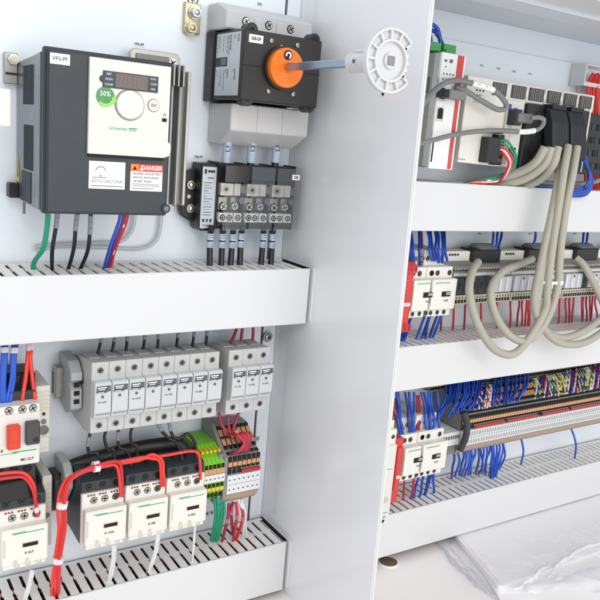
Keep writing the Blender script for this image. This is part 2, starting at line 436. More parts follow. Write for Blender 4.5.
m = MB(); m.ring((cx, 660.2, cz), 5.4, 5.8, .4, 'text_mid', n=30); m.cyl((cx, 659.2, cz), 5.3, 1.5, 'panel_grey', n=30)
b = m.build('button', kp); lettering(b, [T('ESC', cx, 659, cz, 2.3)])
lx, lz = XZ(123, 129, 660)
lettering(kp, [T('Schneider', lx-4, 660.3, lz, 3.0, 'text_green'), T('Electric', lx+9, 660.3, lz-1.0, 1.5, 'text_green'), (lx+5.5, lx+13, 660.2, 660.4, lz+.2, lz+1.4, 'text_green')])
cx, cz = XZ(164.5, 120, 660)
m = MB(); m.box(cx-2.2, cx+2.2, 660, 660.6, cz-1.7, cz+1.4, 'hole', 0); m.ring((cx, 660.1, cz+4.5), .8, 1.2, .3, 'text_mid', n=12); m.build('port', kp)
# green sticker
cx, cz = XZ(105.5, 96.5, 660)
m = MB(); m.cyl((cx, 659.9, cz), 8.2, .5, 'green_sticker', n=36)
m.ring((cx, 659.6, cz), 6.0, 8.6, .3, 'lime', a0=-2.4, a1=.05, n=18); m.prism([(cx+6, cz-5), (cx+11, cz-4.2), (cx+8.5, cz+.5)], 659.65, 659.85, 'lime', 'y')
s = m.build('sticker', kp); s['label'] = 'round green sticker'
lettering(s, [T('50%', cx-.5, 659.4, cz+2.2, 4.0, 'text_white', bold=.01)])
# labels on the front cover
def label_plate(parent, x0, x1, z0, z1, y, items, mt='label_white', name='label_plate', th=.35, bev=.1):
    m = MB(); m.box(x0, x1, y-th, y+.1, z0, z1, mt, bev); o = m.build(name, parent)
    if items: lettering(o, items)
    return o
a = rect(50, 48.5, 70, 59.5, 664); zc = 48.5
label_plate(cov, a[0], a[1], zc-4.4, zc+4.4, 664, [T('VFS-PF', (a[0]+a[1])/2, 663.5, zc, 3.2, bold=.01, wide=1.0)], bev=.15)
x0, x1 = 201.5, 234.5; z1, z0 = -34.0, -58.3
its = [T('ATV312HU15N4', (x0+x1)/2, 663.5, z0+6.6, 3.0, 'text_mid', wide=.92), (x0+2, x1-2, 663.5, 663.6, z0+2.2, z0+2.9, 'text_mid'), (x0+3, x0+16, 663.5, 663.6, z0+9.6, z0+10.2, 'text_mid')]
lp = label_plate(cov, x0, x1, z0, z1, 664, its)
m = MB(); m.ring((x0+10.5, 663.5, z1-9.5), 4.4, 5.1, .15, 'text_mid', a0=.3, a1=2.9, n=16); m.box(x0+9.5, x0+11.5, 663.5, 663.6, z1-13.4, z1-12.4, 'text_mid', 0)
m.build('symbol', lp)
x0, x1 = 239.5, 270.5; z1, z0 = -34.6, -59.0
its = [T('DANGER', x0+20, 663.2, z1-3.4, 3.8, 'text_white', bold=.02, wide=.92), T('HAZARD OF ELECTRIC', (x0+x1)/2, 663.5, z1-8.8, 1.9, 'text_dark', bold=.01, wide=.98),
       T('SHOCK, EXPLOSION', (x0+x1)/2-.8, 663.5, z1-12.2, 1.9, 'text_dark', bold=.01, wide=1.0), T('OR ARC FLASH', x0+11.5, 663.5, z1-15.6, 1.9, 'text_dark', bold=.01, wide=.98),
       (x0+2, x1-3, 663.5, 663.6, z1-18.4, z1-17.9, 'text_mid'), (x0+2, x1-2.5, 663.5, 663.6, z1-19.9, z1-19.4, 'text_mid'), (x0+2, x1-8, 663.5, 663.6, z1-22.4, z1-21.8, 'text_mid')]
lp = label_plate(cov, x0, x1, z0, z1, 664, its)
m = MB(); m.box(x0, x1, 663.35, 663.6, z1-6.6, z1, 'warn_red', 0); m.box(x0+.3, x0+7.4, 663.2, 663.35, z1-6.3, z1-.4, 'warn_orange', 0)
m.prism([(x0+1.8, z1-5.4), (x0+5.8, z1-5.4), (x0+3.8, z1-1.6)], 663.05, 663.18, 'hole', 'y'); m.prism([(x0+8.5, z1-5.6), (x0+11.9, z1-5.6), (x0+10.2, z1-1.6)], 663.15, 663.3, 'text_white', 'y')
m.build('warning_header', lp)
# heatsink and brackets
m = MB(); m.box(270, 309, 724, 766, -77, 58, 'heat', 1)
for xx in (287, 295, 303.5): m.box(xx, xx+3.6, 712, 724.5, -77.5, 57, 'heat', 1.0)
m.box(309.5, 320.5, 730, 766, -78, 56, 'heat', 1.2); m.box(311, 314, 725, 731, -77, 55, 'heat', 1); m.box(317.5, 321, 724, 766, -78, 56.5, 'galv', .6)
for k in range(5): m.box(282.0+k*5, 284.0+k*5, 700, 716, 40-k*.1, 60, 'heat', .3)
m.build('heatsink', t)
m = MB(); a = rect(129, 51, 178, 67, 755)
m.prism([(a[0], 58), (a[0], 71), (a[0]+4, 74.5), (a[1]-2, 74.5), (a[1]+1, 70), (a[1]+1, 55)], 752, 756, 'galv', 'y', .6)
m.box(a[0]+6, a[1]-12, 750.8, 752.2, 64, 70, 'steel_dark', .4)
sx, sz = XZ(173, 62, 750); m.screw(sx, 751.5, sz-1, 4.3, 'steel')
m.build('top_bracket', t)
m = MB(); a = P(14, 62, 764)
m.box(a[0]-9, 162, 762, 768, 28, 56, 'galv', .6); m.cyl((a[0]-1.5, 757, 50), 5.2, 5, 'steel', n=6, smooth=False); m.cyl((a[0]-1.5, 755.5, 50), 3, 2, 'brass'); m.box(a[0]-8, a[0]+4, 760.5, 762.4, 36, 38, 'black', 0)
m.build('side_bracket', t)
m = MB(); m.box(a[0]-6, 162, 755, 768, -78, -64, 'black', .8); m.build('foot', t)
m = MB(); m.box(164, 166, 745, 748, -92, -80, 'steel_dark', 0); m.build('pin', t)
m = MB(); yx = 161.6
m.add([(yx, 752, -62), (yx, 764, -62), (yx, 758, -34)], [(0, 1, 2)], 'yellow'); m.add([(yx-.1, 756, -58), (yx-.1, 760, -58), (yx-.1, 758, -42)], [(0, 1, 2)], 'hole')
m.build('warning_triangle', t)
sx, sz = XZ(167, 208.5, 664)
m = MB(); m.cyl((sx-1.5, 662, sz), 4.2, 3, 'drive_dark'); m.cyl((sx-1.5, 661.6, sz), 2.4, 1, 'steel_dark'); m.build('screw', t)

# white bracket at the left margin
m = MB(); m.box(96, 122.7, 600, 606, -9.3, 18, 'panel_white', .8); m.box(100, 108, 606, 768, -6, -2, 'panel_white', .5)
tag(m.build('plastic_bracket'), 'plain white plastic plate at the left margin beside the dark drive', 'bracket')
m = MB(); sx, sz = 282, 80.5

# ---------------------------------------------------------------- text marks stuck on the plate
def mark(px, py, s, label, y=769.9, h=2.6, w=1.0):
    x, z = XZ(px, py, y); mb = MB(); mb.box(x-len(s)*h*.36*w-1, x+len(s)*h*.36*w+1, y-.25, y, z-h*.8, z+h*.8, 'plate', .05)
    o = mb.build('marker_label'); tag(o, label, 'label'); lettering(o, [T(s, x, y-.4, z, h, bold=.03, wide=w)])
mark(139, 44.5, 'VFS-PF', 'tiny printed marker label on the plate above the frequency drive')
mark(259.5, 4.3, 'DIS', 'tiny printed marker label on the plate above the disconnect switch')
mark(198.5, 157, 'DB-PF', 'tiny printed marker label on the plate above the distribution block')
for k, (px, py) in enumerate(((482, 65.5), (498.5, 68.5), (514, 71.5), (530, 74))):
    mark(px, py, 'IO-%d' % (k+1), '%s tiny marker label from the left above the grey ribbed heads' % ORD[k], h=2.4)
for k, (px, py) in enumerate(((480, 233.5), (530, 233.5), (575, 233.5))):
    mark(px, py, 'RL-%d' % (k+1), '%s tiny marker label from the left above the relay sockets' % ORD[k], h=2.4)

# ---------------------------------------------------------------- earth stud bar
t = thing('earth_terminal', (338, 770, 95), 'two bright bolts on a small brass plate beside the round earth mark', 'terminal')
m = MB(); a = rect(184, 4, 200, 36, 768); m.box(a[0], a[1]-1.5, 765, 769.8, 98.5, 129, 'brass', .8); m.build('plate', t)
for (px, py, mt) in ((195.5, 12.5, 'steel'), (191, 28, 'brass')):
    x, z = XZ(px, py, 762); m = MB(); m.cyl((x, 763, z), 7.0, 1.6, mt, n=28); m.cyl((x, 757.5, z), 5.4, 5.6, mt, n=6, smooth=False); m.ball((x, 757.3, z), 3.2, mt, (1, .4, 1)); m.build('bolt', t)
x, z = XZ(193, -2, 769)
m = MB(); m.ring((x, 769.4, z), 5.6, 6.6, .4, 'text_dark', n=40); m.box(x-3.2, x+3.2, 769.4, 769.7, z-.5, z+.5, 'text_dark', 0); m.box(x-2, x+2, 769.4, 769.7, z-2.6, z-1.8, 'text_dark', 0); m.box(x-.9, x+.9, 769.4, 769.7, z-4.4, z-3.7, 'text_dark', 0)
tag(m.build('earth_symbol'), 'round black earth symbol printed on the plate above the two bolts', 'symbol')

# ---------------------------------------------------------------- disconnect switch
t = thing('disconnect_switch', (403, 768, -12), 'black disconnect switch with round orange dial and grey terminal shrouds', 'switch')
m = MB()
m.box(357, 449, 684, 760, 33, 101, 'disc_black', 1.2)
m.box(355, 451, 748, 767, 31, 103, 'disc_black', 1)
for (sx, sz) in ((366, 101), (440, 101), (366, 34), (440, 34)):
    m.cyl((sx, 685, sz), 6.5, 12, 'disc_black', n=24)
    m.cyl((sx, 684.3, sz), 2.8, 1, 'hole', n=16); m.ring((sx, 684.5, sz), 2.8, 3.6, .6, 'black_gloss', n=20)
m.box(357.5, 448.5, 683.3, 684.2, 66.5, 67.1, 'hole', 0)
body = m.build('body', t)
m = MB(); m.box(356.3, 357.2, 690, 742, 75, 98.5, 'disc_label', 0); m.box(356.3, 357.2, 690, 742, 37, 66, 'disc_label', 0); m.box(356.3, 357.2, 690, 716, 66, 75, 'disc_label', 0); m.box(355.9, 357.2, 718, 730, 67, 74, 'drive_side', .2)
lp = m.build('side_label', t)
its = []
for k in range(12):
    for (za, zb) in ((77, 97), (39, 64)):
        if random.random() < .8:
            yy = 693+k*4.1; z_0 = zb-1; wd = random.choice((.5, .6, .9, 1.3))
            while z_0 > za+4 and random.random() < .86:
                L = random.uniform(1.2, 4.5); its.append((356.0, 356.2, yy, yy+wd, max(za, z_0-L), z_0, 'text_mid' if wd < 1 else 'text_dark')); z_0 -= L+.8
lettering(lp, its)
a = rect(249.5, 31.5, 262, 39, 684); zz = 92.5
label_plate(body, 362.5, 378.5, zz-3.9, zz+3.9, 684, [T('DIS-DF', 370.5, 683.5, zz, 3.0, bold=.04, wide=.85)], bev=.15)
cx, cz = 402.0, 68.3
for (px, py) in ((271.5, 41), (297.5, 45.5), (268.5, 91), (293, 94), (281.5, 47.5), (284, 87.5)):
    q = P(px, py, 683.5); dx, dz = q[0]-cx+3, q[2]-cz
    m = MB(); m.ball((cx+dx-3, 683.2, cz+dz), 2.6, 'steel', (1, .6, 1)); m.box(cx+dx-4.8, cx+dx-1.2, 681.3, 681.7, cz+dz-.3, cz+dz+.3, 'hole', 0); m.build('screw', t)
m = MB(); m.cyl((cx, 679, cz), 21.5, 6, 'disc_black', n=48); m.build('dial_collar', t)
m = MB(); m.cyl((cx, 673, cz), 19.3, 6.5, 'orange', n=56); m.cyl((cx, 672.4, cz), 18.7, .7, 'orange', n=56, r2=19.3)
m.box(cx-10, cx+4, 671.8, 672.6, cz-6.5, cz-5.2, 'warn_orange', .1); m.box(cx-10, cx+4, 671.8, 672.6, cz+5.2, cz+6.5, 'warn_orange', .1)
d = m.build('dial', t); d['label'] = 'round orange dial'
hx, hz = XZ(288.5, 55, 671)
m = MB(); m.cyl((hx, 670.9, hz), 4.6, .6, 'hole', n=24); m.ring((hx, 670.4, hz-.3), 1.8, 3.4, .6, 'text_white', a0=-1.2, a1=3.6, n=20); m.build('padlock_eye', d)
# shrouds
m = MB(); m.prism([(768, 30.5), (715, 30.5), (715, 3), (745, -12.5), (768, -12.5)], 364, 460, 'shroud', 'x', 1.2)
for k in (0, 1): m.box(395+k*31, 396+k*31, 714.3, 715.2, 4, 30, 'grey_plastic', 0)
sh = m.build('terminal_shroud', t)
m = MB()
zt = 122.0
m.prism([(768, 131), (745, 131), (722, zt), (722, 103.5), (768, 103.5)], 356, 460, 'grey_plastic', 'x', 1.5)
for k in range(3):
    xx = 378+k*27; m.screw(xx, 722, 113, 3.6, 'steel', hole=4.6)
    if k < 2: m.box(xx+9, xx+18, 720.6, 722.4, 104, 117, 'shroud', .6)
m.build('terminal_block', t)

# ---------------------------------------------------------------- operating shaft with white coupling wheel
t = thing('operating_shaft', (404, 680, 60), 'square steel shaft ending in a white slotted coupling wheel', 'shaft')
ax, az = 403.0, 69.0
m = MB(); m.box(ax-3.6, ax+3.6, 548, 671, az-3.6, az+3.6, 'rod_steel', .6); m.build('rod', t)
m = MB(); m.cyl((ax, 512, az), 8.6, 48, 'wheel_white', n=32); m.ring((ax, 558, az), 6.2, 9.0, 4, 'wheel_white', n=32); m.cyl((ax, 556.6, az), 6.2, .5, 'steel_dark')
m.box(ax-4, ax+4, 520, 556, az+7.5, az+10.5, 'wheel_white', 1.2); m.cyl((ax-9.4, 548, az), 3.2, 2, 'wheel_white', axis='x', n=20); m.cyl((ax-9.9, 548, az), 1.8, 1, 'steel_dark', axis='x', n=12)
m.cyl((ax-9.2, 527, az+1), 1.6, 1, 'steel_dark', axis='x', n=12)
m.build('coupling', t)
m = MB(); g0, g1 = math.radians(38), math.radians(322)
m.ring((ax, 511.2, az), 4.2, 25.7, 1.8, 'wheel_white', a0=g0, a1=g1, n=44)
m.ring((ax, 511.2, az), 4.2, 17.5, 1.8, 'wheel_white', a0=-g0, a1=g0, n=14)
m.ring((ax, 508, az), 24.0, 26.0, 5, 'wheel_white', a0=g0, a1=g1, n=44)
m.ring((ax, 508, az), 15.2, 17.2, 5, 'wheel_white', n=44)
m.ring((ax, 509, az), 4.2, 6.0, 4, 'wheel_white', n=24)
for k in range(11):
    a = g0+(g1-g0)*k/10; c, q = math.cos(a), math.sin(a); w = 1.0
    m.prism([(ax+c*17-q*w, az+q*17+c*w), (ax+c*24.2-q*w, az+q*24.2+c*w), (ax+c*24.2+q*w, az+q*24.2-c*w), (ax+c*17+q*w, az+q*17-c*w)], 508.4, 511.8, 'wheel_white', 'y')
for k in range(5):
    a = -g0+2*g0*k/4; c, q = math.cos(a), math.sin(a)
    m.prism([(ax+c*17-q*1.4, az+q*17+c*1.4), (ax+c*19-q*1.4, az+q*19+c*1.4), (ax+c*19+q*1.4, az+q*19-c*1.4), (ax+c*17+q*1.4, az+q*17-c*1.4)], 508.4, 511.8, 'wheel_white', 'y')
m.cyl((ax, 508.8, az), 6.4, 3, 'wheel_white', n=24); m.box(ax-3.9, ax+3.9, 508.2, 510, az-3.9, az+3.9, 'term_grey', .3)
m.build('wheel', t)

r_ = Vector(P(383, 94, 600)); r_ = r_*(473.9/r_.x)
m = MB(); m.cyl((473.2, r_.y, r_.z), 1.6, .9, 'hole', axis='x', n=16)
tag(m.build('hole_plug'), 'tiny black hole plug in the divider wall under the white wheel', 'plug')
# ---------------------------------------------------------------- supply cables and distribution block
for k, (px, s) in enumerate(((226, 'L1'), (250.5, 'L2'), (275, 'L3'))):
    wire([(px+2, 138, 744), (px+1, 150, 744), (px-1, 172, 744)], 4.2, 'w_black', 'thick supply cable marked %s between the grey shroud and distribution block' % s, cat='cable', name='supply_cable',
         group='supply cables marked L1 to L3', marks=[(.02, .8)], letters=s, n=14)
t = thing('distribution_block', (410, 768, -105), 'black power distribution block with clear covers and silver terminals', 'terminal block')
m = MB(); m.box(366, 463, 748, 767, -104, -33, 'black', 1); m.box(366, 463, 738, 748, -104, -94, 'black', .8); m.box(366, 463, 738, 748, -50, -33, 'black', .8)
for xx in (365, 397.3, 430, 463): m.box(xx-.8, xx+.8, 739, 766, -105, -31.5, 'black', .3)
m.build('body', t)
m = MB(); m.prism([(346, -34), (366, -34), (366, -107), (349, -107), (346, -100)], 742, 766, 'black', 'y', 1); e = m.build('end_cover', t)
m = MB(); m.prism([(347, -40), (347, -100), (334, -93), (331, -86), (331, -52), (334, -46)], 757, 766, 'black', 'y', 1); e = m.build('mounting_foot', t)
m = MB(); m.box(347.8, 365.2, 741.2, 742.2, -104, -37.5, 'disc_label', .2); lb = m.build('label_plate', t)
its = [(350, 352.5, 740.8, 741.1, -45, -40, 'text_dark'), (354, 362, 740.8, 741.1, -43.5, -41, 'text_dark'), (354, 361, 740.8, 741.1, -50, -48.6, 'text_mid')]
for k in range(13):
    z = -54-k*2.9; L = random.uniform(4, 11); its.append((350, 350+L, 740.8, 741.1, z-random.choice((.4, .6, .8)), z, 'text_mid'))
its += [(350, 352.5, 740.8, 741.1, -97, -93.5, 'text_dark'), (354.5, 356.5, 740.8, 741.1, -97, -93.5, 'text_dark'), (358.5, 361, 740.8, 741.1, -97, -93.5, 'text_dark'), (350, 361, 740.8, 741.1, -101, -100.2, 'text_mid')]
lettering(lb, its)
for (px, py) in ((191.5, 185), (191, 208.5)):
    x, z = XZ(px, py, 754); m = MB(); m.cyl((x, 754.5, z), 4.6, 2.5, 'brass', n=24); m.ball((x, 754, z), 3.4, 'steel', (1, .5, 1)); m.build('screw', t)
x, z = XZ(189, 196.5, 756); m = MB(); m.cyl((x, 756, z), 2.2, 1.2, 'grey_plastic', n=16); m.build('rivet', t)
def pole(k):
    x = 366.8+k*32.3
    q = MB()
    q.box(x, x+15.5, 734, 748, -67, -53.5, 'silver', .5); q.box(x+17, x+25.5, 736, 748, -67, -53.5, 'silver', .5)
    q.cyl((x+6, 733.2, -60), 5.2, .9, 'brass', n=24); q.cyl((x+6, 732.9, -60), 3.6, .4, 'galv', n=20); q.cyl((x+6, 732.7, -60), 2.2, .4, 'hole', n=6, smooth=False)
    q.box(x+1, x+12, 741, 748, -83, -69, 'galv', .5); q.box(x+16.5, x+25, 741, 748, -83, -69, 'galv', .5); q.box(x, x+27, 744, 748, -84.5, -68, 'black', .3)
    q.cyl((x+29, 736, -60), 4.4, 6, 'steel_dark', n=18); q.cyl((x+29, 738, -73), 3.4, 6, 'steel_dark', n=18)
    q.screw(x+7, 740, -79.5, 3.9, 'silver', ang=1.0, hole=4.8); q.screw(x+21, 740, -79, 3.9, 'silver', ang=.3, hole=4.8); q.cyl((x+27, 735, -72), 3.4, 4, 'steel_dark', n=18)
    q.box(x, x+16.5, 734, 748, -96, -86, 'cream', .5); q.box(x+18, x+27.5, 734, 748, -96, -86, 'cream', .5)
    for dx in (4, 12, 22.8): q.ring((x+dx, 733.5, -91), 2.3, 3.5, .6, 'hole', n=16); q.box(x+dx-1.8, x+dx+1.8, 733.3, 733.8, -91.4, -90.7, 'hole', 0); q.box(x+dx-.4, x+dx+.4, 733.2, 733.7, -92.6, -89.4, 'hole', 0)
    return q
for k in range(3): pole(k).build('terminal', t)
m = MB(); m.box(367, 396.5, 725.6, 726.4, -52, -34, 'black_gloss', .2); m.build('shield', t)
for k in range(3):
    m = MB(); m.box(366.5+k*32.5, 396+k*32.5, 724.2, 725.2, -104, -34 if k else -53, 'clear_smoke', .2); m.build('cover', t)
m = MB(); m.box(463.9, 464.9, 726, 760, -104, -34, 'clear_smoke', .2); m.build('side_cover', t)
label_plate(t, 450, 460, -46, -40, 724, [T('DB', 455, 723.5, -43, 3.0, bold=.03)])
for k, (px, dx) in enumerate(((209.5, 0), (221, 0), (231.5, -1.5), (240.5, -1), (262, -1.5), (271.5, -1))):
    wire([(px+2, 226, 735), (px+1, 240, 738), (px+dx, 268, 733)], 3.4, 'w_black', '%s thick black cable from the left under the distribution block' % ORD[k], cat='cable', name='power_cable',
         group='black cables under the distribution block', marks=[(.28, .5), (.54, .66)], n=12)

# ================================================================ wires below the drive
wire([(48, 208, 700), (47, 225, 702), (43, 248, 712), (34, 262, 728), (33, 272, 735)], 2.4, 'w_green', 'thick green wire leaving the bottom left of the drive', n=10)
for k, p in enumerate((((58, 208), (56, 225), (53, 250), (52, 272)), ((78, 208), (76, 228), (73, 250), (67, 274)), ((91, 208), (90, 232), (87, 252), (79, 272)))):
    wire([(p[0][0], p[0][1], 700), (p[1][0], p[1][1], 704), (p[2][0], p[2][1], 716), (p[3][0], p[3][1], 735)], 2.0, 'w_black', '%s black wire from the left leaving the underside of the drive' % ORD[k],
         group='black wires under the drive', marks=[(.1, .36)], mark_mat='sleeve_dark')
for k, (dx, c, nm) in enumerate(((0, 'w_blue', 'blue'), (3.5, 'w_purple', 'purple'), (6.5, 'w_red', 'right hand red'), (4.8, 'w_bred', 'left hand red'))):
    wire([(121+dx, 208, 700+k), (119+dx, 222, 704), (110+dx*.9, 248, 716+k), (103+dx, 272, 735+k)], 1.7, c, '%s wire in the tied bundle under the drive' % nm, group='tied red and blue bundle under the drive', ties=[(.35, .4), (.68, .74)] if k == 3 else None)
for k, pts in enumerate((((36, 246.5), (60, 243.5), (100, 242.5), (122, 240), (133, 228), (135, 210)), ((36, 250.5), (60, 247), (100, 246.5), (140, 248), (157, 238), (162, 212)))):
    wire([(x, y, 764) for x, y in pts], 2.2, 'clear_tube', '%s clear plastic hose curving behind the wires below the drive' % ('shorter' if k == 0 else 'longer'), cat='hose', name='clear_hose', n=12)

# ================================================================ FUSE HOLDERS
DIN = MB()
def din(x0, x1, z, label):
    m = MB()
    m.prism([(769.5, z-12), (769.5, z+12), (768.5, z+12), (762, z+13.5), (762, z+17.5), (761, z+17.5), (761, z+12.5), (767.6, z+11), (767.6, z-11), (761, z-12.5), (761, z-17.5), (762, z-17.5), (762, z-13.5), (768.5, z-12)], x0, x1, 'galv', 'x')
    tag(m.build('mounting_rail'), label, 'rail', 'steel mounting rails')
din(199, 455, -272, 'steel mounting rail behind the row of grey fuse holders')
din(110, 455, -388, 'steel mounting rail behind the left bay contactors')
din(590, 1600, -170, 'steel mounting rail behind the hanging cable loops')
din(590, 1600, -388, 'steel mounting rail behind the long terminal strip')
def fuse(x0, w=17.3):
    m = MB()
    m.prism([(757, -240), (722, -234), (697, -232), (697, -249), (695.5, -252), (695.5, -286), (697, -290), (697, -306.5), (722, -311), (760, -309)], x0, x0+w, 'fuse_grey', 'x', .5)
    m.box(x0+3, x0+w-3, 716, 736, -235, -232.8, 'fuse_side', 0)
    return m
def fuse_thing(x0, label, code=None):
    t = thing('fuse_holder', (x0+8.6, 760, -310), label, 'fuse holder', 'grey fuse holders in a row')
    fuse(x0).build('housing', t)
    m = MB(); m.prism([(696.5, -250), (688, -249.6), (686, -251.5), (686.4, -281), (689, -287.5), (696.5, -289)], x0+.35, x0+17, 'fuse_face', 'x', .5)
    h = m.build('handle', t)
    m = MB(); m.box(x0+2, x0+15.8, 685.2, 686.1, -259, -253.3, 'label_soft', 0); m.box(x0+1.4, x0+12, 684.9, 685.3, -260, -258.7, 'label_soft', 0)
    lb = m.build('label_plate', h)
    its = [(x0+2.6, x0+11.5, 684.7, 685.1, -255.1, -254.1, 'text_white'), (x0+3.6, x0+10, 684.7, 685.1, -256.9, -256.1, 'text_white'), (x0+2.6, x0+9, 684.6, 684.85, -259.6, -259.1, 'text_white'), (x0+13, x0+14.8, 684.7, 685.1, -256.5, -254.5, 'text_mid')]
    if code: its.append(T(code, x0+7.6+random.uniform(-.5, .5), 685.8, -270.5+random.uniform(-.6, .6), 1.8, 'text_dark', bold=.01, rot=random.uniform(-.05, .05)))
    its += [(x0+1.5, x0+15.5, 685.9, 686.4, -283.1, -282.6, 'text_mid')]
    lettering(lb, its)
    m = MB(); m.cyl((x0+8, 685.6, -264.5), 1.5, 1.2, 'steel_dark', n=14); m.build('indicator', h)
    for z in (-240.5, -298.5):
        m = MB(); m.ring((x0+8.6, 696.4, z), 3.1, 3.7, .8, 'fuse_side', n=20); m.screw(x0+8.6, 697, z, 2.9, 'steel_dark', hole=3.3, depth=.4, ang=random.random()); m.build('screw', t)
    return t
codes = ['FU-1DT', None, 'FU-1DD', None, 'FU-1BD', None, 'FU-2BD', None]
ends = ['leftmost', 'second', 'third', 'fourth', 'fifth', 'sixth', 'seventh', 'rightmost']
for k in range(8):
    fuse_thing(219+k*17.5, '%s grey fuse holder in the row of eight above the contactors' % ends[k], codes[k])
for k in range(3):
    fuse_thing(370.5+k*17.3, '%s fuse holder in the set of three under the red wires' % ('left', 'middle', 'right')[k], 'FU-%dPL' % (k+1))
t = thing('end_clamp', (208, 765, -296), 'light grey stepped end clamp at the left end of the fuse row', 'clamp')
m = MB(); m.prism([(764, -238), (735, -240), (722, -250), (722, -258), (730, -262), (722, -268), (722, -288), (740, -298), (764, -292)], 206, 217.5, 'fuse_side', 'x', .8)
m.build('body', t)
m = MB(); m.box(216, 218.8, 723, 733, -262, -257, 'hole', 0)
for z in (-262, -271, -280): m.box(209, 214.5, 720.8, 722.4, z-2.3, z+2.3, 'hole', .2)
m.build('terminal_opening', t)
m = MB(); m.box(199, 206, 752, 762, -285, -252, 'galv', .5); m.build('foot', t)

# wires into the fuse holders
for k, (a, b) in enumerate(((102.5, 95.5), (115.5, 110), (127, 125), (145, 142), (157, 157), (179, 175), (194, 191), (206, 205))):
    yb = 362-(k*1.5)
    wire([(a+1, 326-k*.6, 738), ((a+b)/2+1, 343-k, 735), (b, yb, 727)], 1.7, 'w_black', '%s black wire from the left entering the top of the fuse row' % ORD[k], group='black wires above the fuse row', marks=[(.12, .5)], mark_mat='sleeve_dark')
for k, (a, b) in enumerate(((239.5, 226), (243, 238.5), (253, 251))):
    wire([(a, 320, 738), ((a+b)/2+1, 336, 735), (b, 352, 727)], 1.8, 'w_dred', '%s dark red wire from the left entering the set of three fuse holders' % ORD[k], group='dark red wires above the three fuse holders')
# wires leaving the bottom of the fuse holders
low = [((92, 428), (88, 442), (90, 453), (97, 453), (99, 463), (99, 474)), ((107, 426), (105, 438), (108, 450), (113, 449), (115, 460), (114, 470)), ((119, 424), (118, 436), (119, 447), (126, 450), (130, 458), (131, 466)),
       ((134, 422), (131, 433), (132, 444), (136, 444), (137, 452), (137, 462))]
for k, pts in enumerate(low):
    wire([(x, y, 716-2*i) for i, (x, y) in enumerate(pts)], 1.7, 'w_black', '%s black wire from the left looping from fuse row to the contactors' % ORD[k], group='black wires looping down to the contactors', marks=[(.12, .26)] if k % 2 == 0 else None, mark_mat='sleeve_dark')
for k, pts in enumerate((((156, 414), (160, 428), (168, 438), (176, 442), (181, 452), (182, 460)), ((167, 413), (169, 424), (173, 436), (180, 438), (188, 434), (195, 444), (196, 458)))):
    wire([(x, y, 716-2*i) for i, (x, y) in enumerate(pts)], 1.8, 'w_black', 'black wire dropping to the right contactor, %s of the pair' % ('left' if k == 0 else 'right'), marks=[(.05, .25)], mark_mat='sleeve_dark')
wire([(184, 450, 730), (176, 443, 733), (150, 445, 736), (115, 453, 738), (82, 462, 738), (68, 470, 740), (66, 484, 745)], 7.6, 'black', 'thick black sleeved cable lying behind the contactor tops', cat='cable', name='sleeved_cable', n=14)
for k, pts in enumerate((((219, 411), (221, 424), (227, 432)), ((228, 409), (228, 420), (230, 431)), ((241, 407), (236, 420), (233, 431)))):
    wire([(x, y, 716-3*i) for i, (x, y) in enumerate(pts)]+[(229+k*3, 436, 722)], 1.8, 'w_dred', '%s dark red wire from the left running down to the grey terminal block' % ORD[k])

# ================================================================ CONTACTORS
def contactor_parts(t, x0, W=45.6, code=None, dark_top=-346, front=688.0, left_side='cont_dark'):
    m = MB(); m.box(x0, x0+W, 702, 764, -430, -368, 'cont_dark', 1.0)
    m.prism([(735, -372), (735, dark_top-8), (728, dark_top-8), (706, -358.5), (700, -361), (700, -372)], x0+.3, x0+W-.3, 'cont_dark', 'x', .8)
    m.build('base', t)
    m = MB()
    for k in range(3):
        xx = x0+8+k*14.5
        m.screw(xx, 700, -366, 3.2, 'black_gloss', hole=3.8, depth=.6)
    m.build('screw', t)
    m = MB()
    for k in range(3):
        xx = x0+12+k*14.5
        m.prism([(727, dark_top-8.3), (712, -357), (712, -356), (727, dark_top-7.3)], xx, xx+2.2, 'hole', 'x')
        xx = x0+5+k*14.5; m.cyl((xx, 720, -356.3), 3.0, 1.4, 'black_gloss', axis='z', n=14)
    m.build('slot', t)
    m = MB(); m.box(x0+.4, x0+W-.4, front+10, 720, -431.5, -372.6, 'cream', .8)
    for k in range(3):
        for j in range(3): m.box(x0+6+k*12+j*3, x0+8+k*12+j*3, front+9.2, front+10.4, -375.6, -374, 'red_hole', 0)
    c = m.build('terminal_cover', t)
    for k in range(3):
        m = MB(); m.screw(x0+13+k*11.5, front+10, -381, 3.3, 'steel' if k < 2 else 'steel_dark', hole=3.9, depth=.5, ang=.4+k); m.build('screw', t)
    m = MB(); m.box(x0+1.5, x0+W-.4, front, front+12, -427, -388.2, 'cream', 1.2)
    m.box(x0+3, x0+W-2, front+3, front+14, -432.5, -426.5, 'cream', .8)
    m.box(x0+20, x0+36, front-.6, front+.4, -409.2, -404.2, 'cream_dark', .3); m.box(x0+21, x0+35, front-.9, front-.4, -408.6, -404.8, 'hole', 0)
    m.box(x0+3, x0+4.6, front-.2, front+.4, -417, -398, 'cream_dark', 0)
    for k in range(3):
        m.ring((x0+16+k*10.5, front+2.2, -429.2), 1.6, 2.5, 1, 'cream_dark', n=16)
    f = m.build('front_cover', t)
    its = [(x0+12, x0+41, front-.3, front-.1, -393.9, -393.0, 'text_green'), (x0+10, x0+24, front-.25, front-.1, -392.6, -392.0, 'text_green')]
    if code: its.append(T(code, x0+27, front-.35, -415.5, 2.4, 'navy', bold=.02, rot=random.uniform(-.03, .03)))
    lettering(f, its)
    m = MB()
    for k in range(3): m.screw(x0+14+k*11, front+3, -423.3, 2.2, 'steel_dark', hole=2.8, depth=.3) if k == 2 else m.cyl((x0+14+k*11, front-.2, -423.3), 2.3, .6, 'cream_dark', n=16)
    m.build('lower_terminal', t)
    return t
